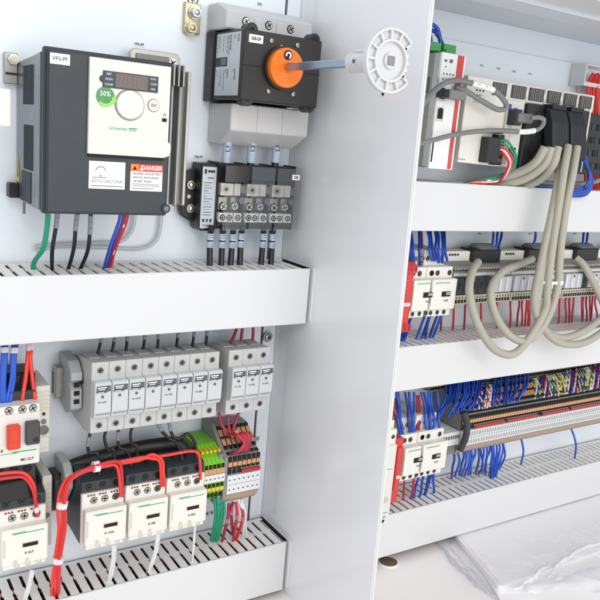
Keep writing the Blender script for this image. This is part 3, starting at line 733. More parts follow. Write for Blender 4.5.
for k, (x0, code, nm) in enumerate(((212.0, 'K-1DD', 'left'), (258.4, 'K-386', 'middle'), (304.8, 'K-404', 'right'))):
    t = thing('contactor', (x0+22, 764, -432), '%s of three cream and dark contactors beneath the fuse row' % nm, 'contactor', 'cream contactors in the left bay')
    contactor_parts(t, x0, code=code)
t = thing('contactor', (153, 764, -442), 'cream contactor at the left margin below the red and black pushbuttons', 'contactor', 'cream contactors in the left bay')
contactor_parts(t, 131.5, code='K-2LP')
for o in [q for q in bpy.data.objects if q.parent == t]: pass
t.location.z -= .0025
m = MB(); m.box(176.5, 186, 712, 762, -430, -352, 'beige', .8)
for k in range(9): m.box(177.2, 185, 711.4, 712.4, -362-k*5, -360.5-k*5, 'cream_dark', 0)
m.cyl((181, 711.3, -395), 3.2, 1, 'text_mid', n=16)
tag(m.build('auxiliary_block'), 'slim beige auxiliary contact block beside the lower left contactor', 'auxiliary block')
t = thing('end_clamp', (202, 765, -410), 'dark grey end clamp left of the contactors, behind the red wire bundle', 'clamp')
m = MB(); m.prism([(764, -352), (735, -352), (724, -360), (724, -376), (745, -402), (764, -404)], 202, 211, 'fuse_side', 'x', .8); m.build('body', t)
m = MB(); m.prism([(764, -368), (742, -366), (736, -372), (736, -404), (748, -412), (764, -412)], 195, 201.6, 'cont_dark', 'x', .8); m.build('foot', t)

# motor protection switch
t = thing('motor_protector', (146, 764, -330), 'cream motor protection switch with red and grey pushbuttons', 'motor switch')
m = MB(); m.box(123.5, 168.5, 692, 764, -327, -266, 'cream', 1); m.box(124.5, 167.5, 706, 745, -266.5, -257, 'cont_dark', .8); m.box(124, 168, 704, 764, -372, -327.3, 'cont_dark', 1); m.build('body', t)
m = MB(); m.box(124, 171, 720, 752, -262, -243, 'black', 3); m.box(126, 172, 728, 764, -264, -252, 'black', 1.5)
m.build('rear_block', t)
m = MB(); m.box(124.5, 168.2, 690, 693, -325.5, -273.5, 'panel_white', .8)
f = m.build('front_cover', t)
a = rect(6.8, 424, 19.8, 446.5, 688); zz = (-282.5, -306.5)
m = MB(); m.box(a[0], a[1], 684, 691, zz[1], zz[0], 'btn_red', 1.2); m.box(a[0]+2, a[1]-2, 683.4, 684.4, zz[1]+8, zz[0]-3, 'btn_red', .8); b = m.build('stop_button', t); b['label'] = 'red stop button'
a = rect(25.2, 420, 39.2, 441, 688)
m = MB(); m.box(a[0], a[1], 684, 691, -304, -281, 'btn_black', 1.2); m.cyl((a[0]+9, 683.6, -299), 2.6, 1, 'black'); b = m.build('start_button', t); b['label'] = 'dark grey start button'
lettering(f, [(132, 148, 689.7, 689.9, -312.4, -311.9, 'text_green'), (143, 165, 689.7, 689.9, -311.8, -310.8, 'text_green'), T('MS-2LP', 156.5, 689.6, -320, 2.8, 'text_dark', bold=.01), T('II', 133.5, 689.6, -308.5, 2.6, 'text_dark', bold=.04)])
for px in (9, 22.5, 33):
    x, z = XZ(px, 413, 692); m = MB(); m.screw(x, 692, -270, 3.3, 'steel', hole=3.9, depth=.6, ang=.5); m.build('screw', t)
for k in range(3):
    m = MB(); m.cyl((134+k*13, 703.4, -336), 4.2, 1, 'hole', n=18); m.box(129+k*13, 139+k*13, 702.4, 704.4, -331, -329.5, 'black', .3); m.build('lower_terminal', t)
m = MB(); m.box(130, 166, 699, 704.2, -367, -346, 'black_gloss', 1.5); m.build('lower_window', t)
m = MB(); m.box(169.2, 183, 712, 762, -326, -256, 'beige', .8)
for k in range(5): m.box(170.5, 182, 711, 712.2, -263-k*4.2, -261.5-k*4.2, 'cream_dark', .2)
m.cyl((177, 711.2, -285), 1.6, 1, 'hole', n=14); m.cyl((177, 711.0, -293), 2.6, 1, 'text_mid', n=14); m.ring((177, 710.8, -302), 3.4, 5.0, 1.2, 'text_mid', n=20); m.cyl((177, 711.2, -302), 3.4, 1, 'steel_dark', n=20)
m.box(171, 182, 710.6, 712.2, -321, -309, 'beige', .5)
tag(m.build('auxiliary_block'), 'slim beige auxiliary block beside the red and grey pushbuttons', 'auxiliary block')
# blue and red wires down to motor switch
for k, (a, b, c) in enumerate(((3, 2, 1.5), (6.5, 5, 4), (15.5, 12, 8), (19, 14.5, 11))):
    wire([(a, 334, 732), (b+1, 352, 722), (b-.5, 378, 714), (c-.5, 399, 706), (c-.5, 411, 708)], 2.2, 'w_blue', '%s blue wire from the left at the margin above the pushbuttons' % ORD[k], group='blue wires above the pushbuttons', ties=[(.2, .26)])
for k, (a, b, c) in enumerate(((30, 26, 22.5), (34, 29, 35))):
    wire([(a, 334, 732), (b+1, 355, 722), (b-.5+k*4, 378, 714), (c, 398, 706), (c, 411, 708)], 2.1, 'w_bred', '%s bright red wire above the pushbuttons at the left' % ('left' if k == 0 else 'right'), group='red wires above the pushbuttons', ties=[(.12, .2)])
for k in range(2):
    wire([(-6, 480-k*5, 690), (10, 477-k*4.5, 689), (24, 478-k*4, 688), (33, 488-k*4, 688), (36, 502, 690), (37+k, 516, 697)], 1.7, 'w_bred' if k else 'w_red', '%s red wire arching over the lower left contactor' % ('inner' if k == 0 else 'outer'), ties=[(.86, .93)])

# red trunk bundle in front of the contactors
base = [(56, 598, 715), (56, 585, 700), (58, 560, 692), (62, 530, 688), (62, 505, 686), (66, 485, 684), (78, 474, 682), (96, 467, 684), (118, 463, 686), (140, 459, 688)]
offs = [(0, 0, 0), (2.6, .6, 2.4), (-2.4, -.4, 1.6), (.6, 1.6, -2.2), (1.2, -2.0, 3)]
tails = [[(114, 465, 685), (119, 473, 685), (120, 490, 690), (120.5, 496, 697)], [(150, 458, 688), (159, 461, 688), (161, 474, 690), (161.5, 486, 698)], [(165, 455, 690), (190, 451, 692), (198, 454, 692), (200, 466, 693), (200.5, 479, 698)],
         [(117, 462, 684), (122, 473, 686), (122.6, 490, 690), (123, 496, 697)], [(152, 455, 688), (162, 460, 688), (164, 474, 690), (164.5, 486, 698)]]
nms = ['first', 'second', 'third', 'fourth', 'fifth']
for k in range(5):
    bb = base if k in (1, 2, 4) else base[:8]
    pts = []
    for i, p in enumerate(bb):
        q = P(*p); o = offs[k]; pts.append((q[0]+o[0]*1.4, q[1]+o[2], q[2]+o[1]*1.3, 1))
    pts += [P(*p)+(1,) for p in tails[k]]
    wire(pts, 1.7, 'w_bred' if k != 3 else 'w_red', '%s bright red wire of the tied trunk looping over the contactors' % nms[k], group='red wire trunk over the contactors')
for k, (i, nm) in enumerate(((2, 'lowest'), (4, 'middle'), (7, 'top'))):
    a = Vector(P(*base[i])); b = Vector(P(*base[i+1])); d = (b-a).normalized()*3
    m = MB(); m.tube([a-d+Vector((.3, 1, 0)), a+d+Vector((.3, 1, 0))], 5.6, 'tie', n=14, sub=1); m.box(a.x-2, a.x+3, a.y-6, a.y-3, a.z-2.5, a.z+2, 'tie', .5)
    tag(m.build('cable_tie'), '%s pale cable tie round the bright red wire trunk' % nm, 'cable tie')
# white wires under contactors
for k, pts in enumerate((((113, 545), (112, 560), (109, 578), (107, 585)), ((157, 533), (155, 550), (149, 567), (146, 576)), ((195, 523), (194, 540), (192, 560), (192, 567)), ((31, 571), (28, 585), (23, 600), (20, 606)))):
    nm = ('left contactor', 'middle contactor', 'right contactor', 'contactor at the left margin')[k]
    for j in range(1 if k == 2 else 2):
        wire([(x+j*2.2*(1 if i < 3 else -.5), y, 694+i*8) for i, (x, y) in enumerate(pts)], 1.5, 'w_white', '%swhite wire hanging from under the %s' % ('' if k == 2 else ('left ' if j == 0 else 'right '), nm), marks=[(.1, .3)] if j else None, mark_mat='tie')

# ================================================================ TERMINAL BLOCKS
def term_mesh(w, red=True, small=False, holes_top=True):
    m = MB(); g = .12
    m.prism([(764, -338), (742, -338), (714, -358.5), (709, -361), (704, -366), (704, -412), (711, -422), (722, -426), (764, -426)], g, w-g, 'term_grey', 'x', .25 if not small else 0)
    e = w*.16
    # upper tier
    m.prism([(736.0, -342.2), (719, -354.6), (718.4, -353.8), (735.4, -341.4)], w*.16, w*.92, 'term_orange', 'x')
    m.prism([(738, -340.2), (718, -354.9), (717.8, -354.4), (737.8, -339.7)], 0, w*.16, 'hole', 'x')
    for f in (.12, .52, .9):
        y = 742-28*f; z = -338-20.5*f
        m.box(e*1.3, w-e*1.3, y-2.4, y+1.6, z-1.2, z+2.0, 'hole', 0)
    m.box(e, w-e, 707, 716, -361.3, -359.6, 'hole', 0)
    m.box(e, w-e, 702.6, 704.3, -368, -362.5, 'hole', 0)
    m.box(w*.12, w*.95, 702.2, 704.2, -374, -369, 'term_orange', 0); m.box(0, w*.12, 702.8, 704.2, -374.6, -368.6, 'hole', 0)
    m.box(e, w-e, 702.4, 704.3, -377.4, -374.4, 'hole', 0)
    if red: m.box(0, w, 701.4, 704.2, -383.4, -379.8, 'term_red', 0)
    else: m.box(e, w-e, 702.4, 704.3, -383, -378.5, 'hole', 0)
    m.box(.1, w-.1, 701, 704.2, -395.6, -384.6, 'term_white', 0); m.box(.1, w-.1, 701, 704.2, -407.4, -396.2, 'term_white', 0)
    for z in (-390, -402): m.box(w*.3, w*.62, 700.7, 701.1, z-(3 if small else 1), z+(2.6 if small else .9), 'w_lgrey' if small else 'text_mid', 0)
    if small: m.box(0, .9, 700.8, 701.2, -407.2, -384.8, 'w_lgrey', 0)
    m.prism([(704.2, -408), (702, -409), (706, -417), (711, -421.4)], .05, w-.05, 'term_brown', 'x')
    return m
def term_row(x0, n, w, red_from, small, labelf, group):
    protos = {}
    for k in range(n):
        r = k >= red_from and not (not small and k > 99)
        if small and k in (17, 31, 32, 45): r = False
        x = x0+k*w
        if r not in protos:
            mb = term_mesh(w, r, small); mb.v = [(v[0]+x, v[1], v[2]) for v in mb.v]
            o = mb.build('terminal_block', origin=(x, 764, -426)); protos[r] = (o, x)
        else:
            o = protos[r][0].copy(); COL.objects.link(o); o.location.x = x*MM
        tag(o, labelf(k), 'terminal block', group)
term_row(381, 7, 6.15, 3, False, lambda k: '%s terminal from the left in the grey and orange block beside the divider' % ORD[k], 'grey and orange terminals in the left bay')
term_row(750, 84, 5.2, 5, True, lambda k: 'narrow grey terminal with orange and white bands in the long strip', 'terminals in the long right bay strip')
m = MB(); m.prism([(766, -335), (741, -335), (716, -355), (702, -361), (701.5, -413), (710, -425), (722, -429), (766, -429)], 376.5, 380.8, 'term_grey', 'x', .5)
tag(m.build('end_plate'), 'flat grey end plate between green yellow and orange terminals', 'end plate')
# green yellow terminals
def gy_mesh(w):
    m = MB()
    m.prism([(764, -352), (728, -352), (708, -361), (702, -366), (702, -400), (708, -412), (722, -417), (764, -417)], .12, w-.12, 'gnyl_green', 'x', .2)
    m.box(.9, w-.9, 712, 722, -357.5, -354.5, 'gnyl_yellow', 0)
    m.box(1, w-1, 700.6, 702.4, -371.5, -367, 'hole', 0); m.box(.2, w-.2, 700.4, 702.2, -378, -372, 'term_orange', 0)
    m.box(.1, w-.1, 699.6, 702.2, -388, -379, 'term_white', 0); m.box(w*.35, w*.65, 699.3, 699.8, -384.6, -382.6, 'w_purple', 0)
    m.box(1, w-1, 700.6, 702.4, -394.5, -390.5, 'hole', 0); m.box(.4, w-.4, 700.5, 702.4, -399, -395, 'gnyl_yellow', 0)
    m.box(1, w-1, 703, 706, -408, -402, 'hole', 0)
    return m
o0 = None
for k in range(5):
    x = 350.8+k*5.15
    if o0 is None:
        mb = gy_mesh(5.15); mb.v = [(v[0]+x, v[1], v[2]) for v in mb.v]; o = o0 = mb.build('earth_terminal_block', origin=(x, 764, -417))
    else: o = o0.copy(); COL.objects.link(o); o.location.x = x*MM
    tag(o, '%s green and yellow terminal from the left beside the contactors' % ORD[k], 'terminal block', 'green and yellow terminals')
m = MB(); m.box(371, 376.2, 705, 764, -420, -358, 'term_grey', .6); tag(m.build('end_plate'), 'narrow grey end plate right of the green terminals', 'end plate')
# wires on these blocks
for k, (a, b) in enumerate((((214, 498), (211, 540)), ((217, 498), (213, 541)), ((220, 497), (216, 541)), ((223, 496), (218, 540)))):
    wire([(a[0], a[1], 706), (a[0]+1.5, a[1]+14, 706), (b[0]+3, b[1]-14, 715), (b[0], b[1], 730)], 1.8, 'w_green', '%s green wire from the left below the green yellow terminals' % ORD[k], group='green wires into the lower duct')
reds = [((229, 503), (227, 520), (222, 541), 'w_dred'), ((236, 502), (237, 516), (233, 541), 'w_red'), ((240, 501), (243, 518), (236, 540), 'w_red'), ((233, 502), (231, 512), (233, 535), 'w_dred')]
for k, (a, b, c, mt) in enumerate(reds):
    wire([(a[0], a[1], 712), (b[0], b[1], 708), (c[0], c[1], 730)], 1.9, mt, '%s red wire from the left under the grey and orange terminals' % ORD[k], group='red wires into the lower duct', marks=[(.45, .55)], mark_mat='w_pink')
for k in range(2):
    wire([(238+k*3, 499, 712), (243+k*2.5, 513, 709), (243+k*3, 537, 728)], 1.6, 'w_white', '%s white wire under the grey and orange terminals' % ('left' if k == 0 else 'right'))
for k in range(10):
    wire([(230+k*.7, 434, 716), (237+k*1.5, 436-k*.3, 706), (244+k*.5, 444+k*.3, 702), (236+k*1.2, 452-k*.2, 703), (225+k*3.0, 455-k*.6, 713)], 1.5,
         ('w_dred', 'w_red', 'w_dred')[k % 3], '%s dark red wire of the tangle on top of the grey and orange terminals' % ORD[k], group='red wires tangled on the terminals')
m = MB(); m.tube([P(232, 436, 716), P(236, 431, 712), P(238, 436, 710)], 2.2, 'term_orange', n=8)
tag(m.build('cable_tie'), 'pale orange tie on the red wires above the grey terminals', 'cable tie')
lb = MB(); x, z = XZ(209.5, 513.5, 769); lb.box(x-1, x+1, 769.6, 769.9, z-1, z+1, 'plate', 0); o = lb.build('marker_label'); tag(o, 'small printed X marker on the plate right of the contactors', 'label'); lettering(o, [T('X', x-3, 769.3, z, 4.2, bold=.03), T('X', x+3.5, 769.3, z, 4.2, bold=.03)])
for k, (px, py) in enumerate(((268, 337),)):
    x, z = XZ(px, py, 768); m = MB(); m.cyl((x, 768, z), 6.5, 2, 'steel', n=28); m.ball((x, 767.6, z), 4.4, 'steel', (1, .5, 1)); m.screw(x, 766, z, 2.4, 'steel_dark', depth=.6)
    tag(m.build('screw'), 'round steel screw near the divider right of the dark red wires', 'screw')

# ================================================================ RIGHT BAY
# gateway
t = thing('gateway_module', (640, 766, -21), 'tall white and red network module with bare metal side', 'module')
m = MB(); m.box(617, 659.5, 698, 765, -21, 113, 'brushed', 1); m.box(616.4, 617.1, 702, 730, 66, 84, 'steel_dark', .1); m.box(616, 617.2, 706, 714, 68, 80, 'steel', .3); m.box(616, 617.2, 704, 714, -2, 4, 'steel', .3)
m.box(617.5, 620, 689, 698.5, -20, 112, 'steel', .5)
m.cyl((616.2, 712, 100), 1.6, 1, 'steel_dark', axis='x'); m.build('housing', t)
m = MB(); m.box(621, 660, 690, 698, -22, 113, 'label_white', .8)
f = m.build('front_plate', t)
m = MB(); m.box(646.5, 656.5, 689.4, 690.3, 60, 112, 'gate_red', 0); m.box(650.5, 656.5, 689.4, 690.3, -21, 60, 'gate_red', 0); st = m.build('stripe', f)
lettering(st, [(652.2+(k%2)*.3, 654.6, 689.1, 689.3, -18+k*2.1, -17+k*2.1, 'w_pink') for k in range(11)])
m = MB()
for r in range(2):
    for c in range(4): m.cyl((627+c*5, 689.6, 89-r*6), 1.0, .6, 'hole', n=12)
m.box(626, 630, 689.5, 690.2, 102.5, 105, 'text_mid', 0); m.box(634, 639, 689.5, 690.2, 102, 106, 'text_mid', 0); m.cyl((629, 689.6, 97), .8, .6, 'hole', n=10)
m.build('indicator', f)
for z in (66, 43):
    m = MB(); m.box(623, 634.5, 689.3, 690.2, z-9, z+8, 'panel_grey', .2); m.box(624.2, 632.5, 688.9, 689.6, z-6, z+5.5, 'hole', .1); m.box(626, 631, 688.9, 689.5, z+5.4, z+6.6, 'hole', 0); m.build('network_port', f)
m = MB(); m.box(622.5, 624.4, 689.5, 690.2, -14, 14, 'hole', 0); m.build('slot', f)
for k in range(2):
    m = MB(); x = 608+k*24; m.box(x, x+20, 700, 722, 113.5, 124, 'conn_green', .8); m.box(x+2, x+18, 698, 702, 114, 118, 'conn_green', .5); m.build('connector', t)
for k, pts in enumerate((((427, 24), (432, 25), (438, 31), (441, 47)), ((427, 31), (434, 31), (439, 36), (443, 46)), ((427, 28), (428, 36), (428, 46)), ((428, 30), (430, 38), (431, 46)))):
    wire([(x, y, 712) for x, y in pts], 2.5, 'w_navy' if k % 2 else 'w_blue', '%s blue wire plugged into the green connectors behind the divider edge' % ORD[k], group='blue wires on the green connectors', n=8)

# programmable controller: one module each
def plc_body(x0, x1, y0, zb, zt, mt, side='tan'):
    m = MB(); m.box(x0, x1, y0, 762, zb, zt, mt, .8)
    return m
t = thing('controller', (705, 762, -12), 'cream programmable controller main unit with a black plug', 'controller')
m = MB(); m.box(672, 694, 712, 762, -13, 92, 'tan', .8); m.box(675, 749, 714, 762, -13, 94, 'cream', .8); m.build('housing', t)
m = MB(); m.prism([(677, -12), (748, -14), (748, 91), (732, 93), (677, 93)], 700, 714.2, 'cream', 'y', .8); f = m.build('front_cover', t)
m = MB(); x, z = XZ(480, 102.5, 700)
lettering(f, [T('Schneider', x, 699.7, z+1, 4.4, 'text_green'), T('Electric', x+17, 699.7, z-3, 2.6, 'text_green'), (686, 699.7+4, 699.6, 699.8, 71, 72, 'text_mid'), T('Modicon', 683, 699.7, -8, 2.4, 'text_mid')])
for k in range(3):
    x, z = XZ(477+k*3.3, 90+k*.5, 699.5); m = MB(); m.cyl((x, 699.4, z), 1.2, .8, 'hole', n=10); m.build('indicator', f)
a = rect(486, 128, 497, 155, 694)
m = MB(); m.box(a[0], a[1]-4, 686, 701, -10, 22, 'plc_black', .8); m.box(a[1]-7, a[1]+5, 689, 701, -12, 26, 'black', .8)
for k in range(4): m.box(a[1]-5.4, a[1]+3.4, 688.4, 689.4, -8+k*8, -3.5+k*8, 'steel_dark', .2)
m.box(a[0]+4, a[1], 690, 702, 27, 31, 'black', .5); m.build('plug', t)
t = thing('interface_module', (768, 762, -12), 'cream communication module with a small blue port and grey plug', 'module')
m = MB(); m.box(750, 786, 702, 762, -14, 93, 'cream', .8); m.box(756, 764, 700, 702.4, -10, 62, 'tan', .3); m.build('housing', t)
a = rect(507, 98, 513, 110, 700)
m = MB(); m.box(751, 762, 699.6, 702.2, 22, 71, 'panel_white', .3); m.box(753, 758, 698.6, 699.8, 60, 66, 'w_blue', .3); m.build('port', t)
m = MB(); m.box(765, 772, 700, 702.2, 48, 62, 'brown', .3); m.box(765, 778, 699.6, 702.2, -2, 12, 'hole', .3); m.build('switch', t)
# expansion modules, the ribbed head of each is a part
heads = [(492.5, 506.5), (512, 525.5), (529.5, 543.5), (547.5, 560), (564, 576), (579.5, 591)]
def headblock(t, px0, px1, zc):
    x0 = XZ(px0, 88+(px0-500)*.17, 700)[0]; x1 = XZ(px1, 88+(px1-500)*.17, 700)[0]
    m = MB(); m.box(x0-3, x1+3, 701, 720, zc-11, zc+11, 'cream', .8); m.box(x0, x1, 698.5, 702, zc-8, zc+8, 'rib_dark', .5)
    n = 7
    for k in range(n):
        xx = x0+(x1-x0)*(k+.5)/n; m.box(xx-.7, xx+.7, 697.6, 698.7, zc-7.4, zc+7.4, 'term_grey' if k % 3 == 1 else 'w_grey', 0)
    m.box(x1+.2, x1+2, 698.5, 701.4, zc-4, zc+3, 'label_white', .2)
    return m.build('terminal_head', t)
h0 = headblock(bpy.data.objects['controller'], *heads[0], 82); h1 = headblock(t, *heads[1], 82)
exps = [(787, 829), (829.6, 871), (871.6, 914)]
for k, (x0, x1) in enumerate(exps):
    t = thing('expansion_module', ((x0+x1)/2, 762, -14), '%s black input card from the left between controller and grey ribbon plugs' % ORD[k] if k == 0 else '%s black input card from the left, behind a grey ribbon plug' % ORD[k], 'module', 'black cards of the controller')
    m = MB(); m.box(x0, x1, 704, 762, -15, 92, 'cream', .8); m.build('housing', t)
    m = MB(); m.box(x0+.5, x1-.5, 697, 704.2, -16, 70, 'plc_black', .8)
    for j in range(8): m.box(x0+16, x0+18.5, 696.4, 697.3, -10+j*9.6, -6+j*9.6, 'hole' if j % 2 else 'steel_dark', 0)
    for j in range(8): m.box(x0+30, x0+36, 695.6, 697.3, -12+j*9.6, -7+j*9.6, 'black', .3)
    m.build('front_cover', t)
    headblock(t, *heads[k+2], 82)
t = thing('end_module', (925, 762, -14), 'slim cream end module closing the controller row', 'module')
m = MB(); m.box(914.6, 919, 699, 762, -14, 90, 'cream', .8); m.box(914.6, 928, 704, 762, 70, 93, 'cream', .8); m.build('housing', t); headblock(t, *heads[5], 82)
for k in range(2):
    x0 = 920+k*62
    t = thing('relay_socket_unit', (x0+30, 762, -14), '%s black socket unit at the right margin beside the controller' % ('left' if k == 0 else 'right'), 'module')
    m = MB(); m.box(x0, x0+60, 700, 730, -16, 68, 'plc_black', 1.2); m.build('housing', t)
    m = MB()
    for j in range(4):
        for i in range(5): m.box(x0+6+i*11, x0+12+i*11, 699, 700.4, -8+j*18, 1+j*18, 'cont_dark' if (i+j) % 2 else 'hole', .3)
    m.build('terminal_face', t)
# ribbon plugs
for k, (p0, p1) in enumerate((((548.5, 103), (556, 148)), ((568, 106), (576, 148)))):
    xa = XZ(549+k*18.5, 104+k*2, 690)[0]; 
    t = thing('ribbon_plug', (xa+17, 690, 10), 'broad grey ribbed cable plug, %s of the pair on the black cards' % ('left' if k == 0 else 'right'), 'plug', 'grey cable plugs')
    m = MB(); W = 31
    poly = [(696, 68), (686, 66), (678, 50), (672, 20), (670, 4), (682, 2), (690, 20), (696, 46)]
    m.prism(poly, xa, xa+W, 'ribbon_grey', 'x', 2.2)
    for j in range(9): m.prism([(p[0]-.7, p[1]) for p in poly[1:5]]+[(p[0]+1, p[1]) for p in poly[4:0:-1]], xa+2+j*3.2, xa+3.2+j*3.2, 'hood_rib', 'x')
    m.build('hood', t)
    m = MB(); m.box(xa+2, xa+W-2, 684, 700, 66, 72, 'black', .6); m.build('latch', t)

# grey data cables
t = wire([(421, 106, 640), (433, 92, 655), (446, 83, 668), (458, 80, 676), (468, 82, 678), (480, 85, 676), (495, 92, 674), (505, 102, 674), (506, 108, 675), (498, 109, 678), (485, 103, 680), (470, 93, 682), (462, 89, 684), (455, 88, 685)], 3.3, 'w_grey',
         'grey data cable looping round to the network port of the tall module', cat='cable', name='data_cable', marks=[(.33, .45)], mark_mat='label_white', n=12)
m = MB()
a0, a1 = P(444, 88, 680), P(462, 88, 683)
m.box(624.5, 652, 672, 684, 60, 71, 'w_grey', 1.5); m.box(618, 628, 674, 690, 61, 70, 'black', 1); m.build('plug', t)
t = wire([(414, 145, 640), (430, 141, 655), (452, 135, 670), (475, 131.5, 680), (500, 131, 684), (525, 131.5, 680), (540, 128, 672), (544, 120, 668), (539, 118, 668), (531, 118, 672)], 3.0, 'w_grey',
         'grey data cable crossing in front of the controller to the interface module', cat='cable', name='data_cable', marks=[(.52, .62)], mark_mat='label_white', n=12)
m = MB(); x, z = XZ(522, 119, 690); m.box(x-14, x+14, 682, 692, z-5, z+7, 'w_grey', 2); m.box(x-17, x-6, 684, 700, z-9, z+11, 'cont_dark', 1); m.build('plug', t)
# controller plug wires
for k, (c, nm) in enumerate((('w_green', 'upper green'), ('w_green', 'lower green'), ('w_bred', 'upper red'), ('w_white', 'white'), ('w_red', 'lower red'))):
    d = k*2.0
    wire([(500, 140+k*3.0, 690), (509-d*.6, 143+k*3.2, 684), (516-d*.9, 156+k*2, 682), (513-d*1.2, 168+k*2.2, 690), (497, 177+k*1.4, 704), (480-k*2, 180+k*.9, 716), (462, 184+k*.3, 730)], 1.5, c, '%s wire curling down from the black plug of the controller' % nm, group='wires of the controller plug', ties=[(.72, .75)] if k == 2 else None)
# beige multicore cables
cab = [
 ([(545, 147, 672), (536, 162, 678), (520, 172, 695), (498, 178, 715), (470, 184, 738)], 'innermost beige cable sweeping left from the left grey plug into the duct'),
 ([(551, 147, 670), (544, 164, 674), (526, 178, 692), (505, 184, 712), (478, 189, 742)], 'middle beige cable sweeping left from the left grey plug into the duct'),
 ([(558, 147, 668), (553, 165, 668), (540, 179, 688), (520, 187, 712), (492, 194, 742)], 'outer beige cable sweeping left from the left grey plug into the duct'),
 ([(568, 146, 668), (565, 165, 660), (560, 200, 654), (552, 250, 650), (547, 290, 648), (545, 310, 650), (530, 338, 652), (513, 354, 655), (493, 348, 660), (477, 322, 665), (469, 292, 675), (472, 272, 690), (478, 262, 706)], 'beige cable forming the longest loop across the middle duct'),
 ([(577, 147, 668), (573, 170, 660), (566, 205, 652), (560, 250, 648), (557, 290, 648), (546, 322, 650), (528, 341, 654), (510, 336, 660), (495, 314, 666), (491, 290, 676), (502, 272, 688), (518, 265, 700), (532, 259, 712)], 'beige cable forming the inner loop left of the bundle'),
 ([(572, 150, 674), (568, 172, 668), (558, 205, 662), (546, 250, 658), (539, 290, 656), (537, 310, 658), (545, 330, 660), (562, 338, 664), (585, 330, 672), (606, 314, 684), (622, 300, 700)], 'beige cable turning right from the bundle in the shallower loop'),
 ([(562, 152, 676), (559, 175, 668), (551, 215, 660), (541, 262, 658), (534, 300, 657), (539, 322, 658), (556, 341, 660), (580, 344, 664), (604, 331, 672), (625, 312, 690)], 'beige cable turning right from the bundle in the deeper loop'),
 ([(576, 258, 706), (584, 266, 695), (594, 284, 684), (602, 300, 680), (612, 322, 680)], 'short beige cable end at the right margin entering a black connector'),
]
for pts, lb in cab:
    wire(pts, 5.4 if 'sweeping' not in lb else 5.8, 'cable_beige', lb, cat='cable', name='multicore_cable', group='thick beige multicore cables', n=16)
q = Vector(P(549, 283, 655)); m = MB(); m.ring((q.x, q.y, q.z), 17, 19, 4, 'tie', n=28, axis='z')
m.v = [(q.x+(v[0]-q.x)*1.02, q.y+(v[1]-q.y)*.55, v[2]) for v in m.v]; m.box(q.x+8, q.x+14, q.y-13, q.y-7, q.z-1, q.z+5, 'tie', .8)
tag(m.build('cable_tie'), 'white cable tie holding the beige cable bundle together', 'cable tie')
# blue tied coil at right of bundle
for k in range(6):
    wire([(578+k*1.2, 146+k, 694), (585+k*.6, 163+k*.8, 688), (592-k*.5, 178, 686), (591-k*1.0, 189-k*.6, 686), (583, 196-k*1.6, 690), (566, 195-k*1.2, 700), (540-k*4, 188-k, 722)], 1.9, 'w_blue' if k % 2 else 'w_navy', 'blue wire coiled at the right margin above the upper right duct', group='blue wires coiled beside the beige cables')
wire([(612, 172, 700), (596, 181, 705), (575, 184, 715), (555, 184, 722), (530, 182, 735)], 3.6, 'w_grey', 'dark grey cable running behind the beige bundle above the duct', cat='cable', name='data_cable', n=12)
wire([(414, 176, 720), (417, 182, 728), (420, 190, 735)], 1.8, 'w_green', 'green wire end at the divider edge under the metal sided module')

# vertical duct with red wires at top right
t = thing('duct_box', (960, 768, 100), 'open white duct box at the top right corner with red wires', 'duct')
m = MB(); x0, zt, zb = 948, 141, 112
m.box(x0+2.6, 1200, 742, 768, zt-2, zt, 'duct_white', .4); m.box(x0+2.6, 1200, 742, 744, zb-2, zb+4, 'duct_white', .4); m.box(x0, x0+2.5, 742, 768, zb-2, zt, 'duct_white', .4); m.build('shell', t)
for k in range(6):
    wire([(593+k*2.5, 74+k%2, 752), (589+k*2.5, 84, 745), (587+k*2.8, 104, 745), (586+k*3, 140, 745), (585+k*3, 165, 745), (586+k*3, 194, 745)], 2.4, 'w_red' if k % 2 else 'w_bred', '%s red wire from the left hanging from the open duct box' % ORD[k], group='red wires at the right margin')
for k in range(2):
    wire([(579.5+k*6, 84, 768), (579+k*6, 92, 766), (577+k*6, 100, 764)], 2.6, 'w_white', '%s short white wire beside the red wires at the right margin' % ('left' if k == 0 else 'right'))

# -------- middle row
def small_relay(x0, x1, zt, zb, mt, label, y=690.0):
    t = thing('safety_relay', ((x0+x1)/2, 762, zb), label, 'relay')
    m = MB(); m.box(x0, x1, y, 762, zb, zt, mt, 1.0); m.build('housing', t)
    m = MB()
    for (a, b, sgn) in ((zt, zt-14, 1), (zb+12, zb, -1)):
        m.prism([(y+1, a), (y-6, a-4), (y-6, b+2), (y+1, b)], x0+1, x1-1, mt, 'x', .4)
        for k in range(3): m.box(x0+3+k*6.5, x0+6.4+k*6.5, y-6.8, y-5.6, (a+b)/2-3, (a+b)/2+2.5, 'w_dred', .2)
    m.build('terminal_cover', t)
    return t
t = small_relay(597, 618, -137, -226, 'relay_red', 'red safety relay beside the divider edge in the middle row')
lettering(t, [(600, 612, 689.4, 689.8, -160, -159.2, 'w_pink'), (600, 614, 689.4, 689.8, -164, -163.4, 'w_pink'), (603, 610, 689.4, 689.8, -170, -169.2, 'w_pink'), (602, 608, 689.4, 689.8, -179, -176.5, 'w_dred'), (602, 608, 689.4, 689.8, -185, -182.5, 'w_dred'),
              (602, 613, 689.4, 689.8, -198, -197.4, 'w_pink'), (602, 613, 689.4, 689.8, -204, -203.4, 'w_pink')])
label_plate(t, 599.5, 616.5, -192.5, -188.5, 690, [(602, 613, 689.4, 689.6, -190.9, -190.1, 'text_mid')])
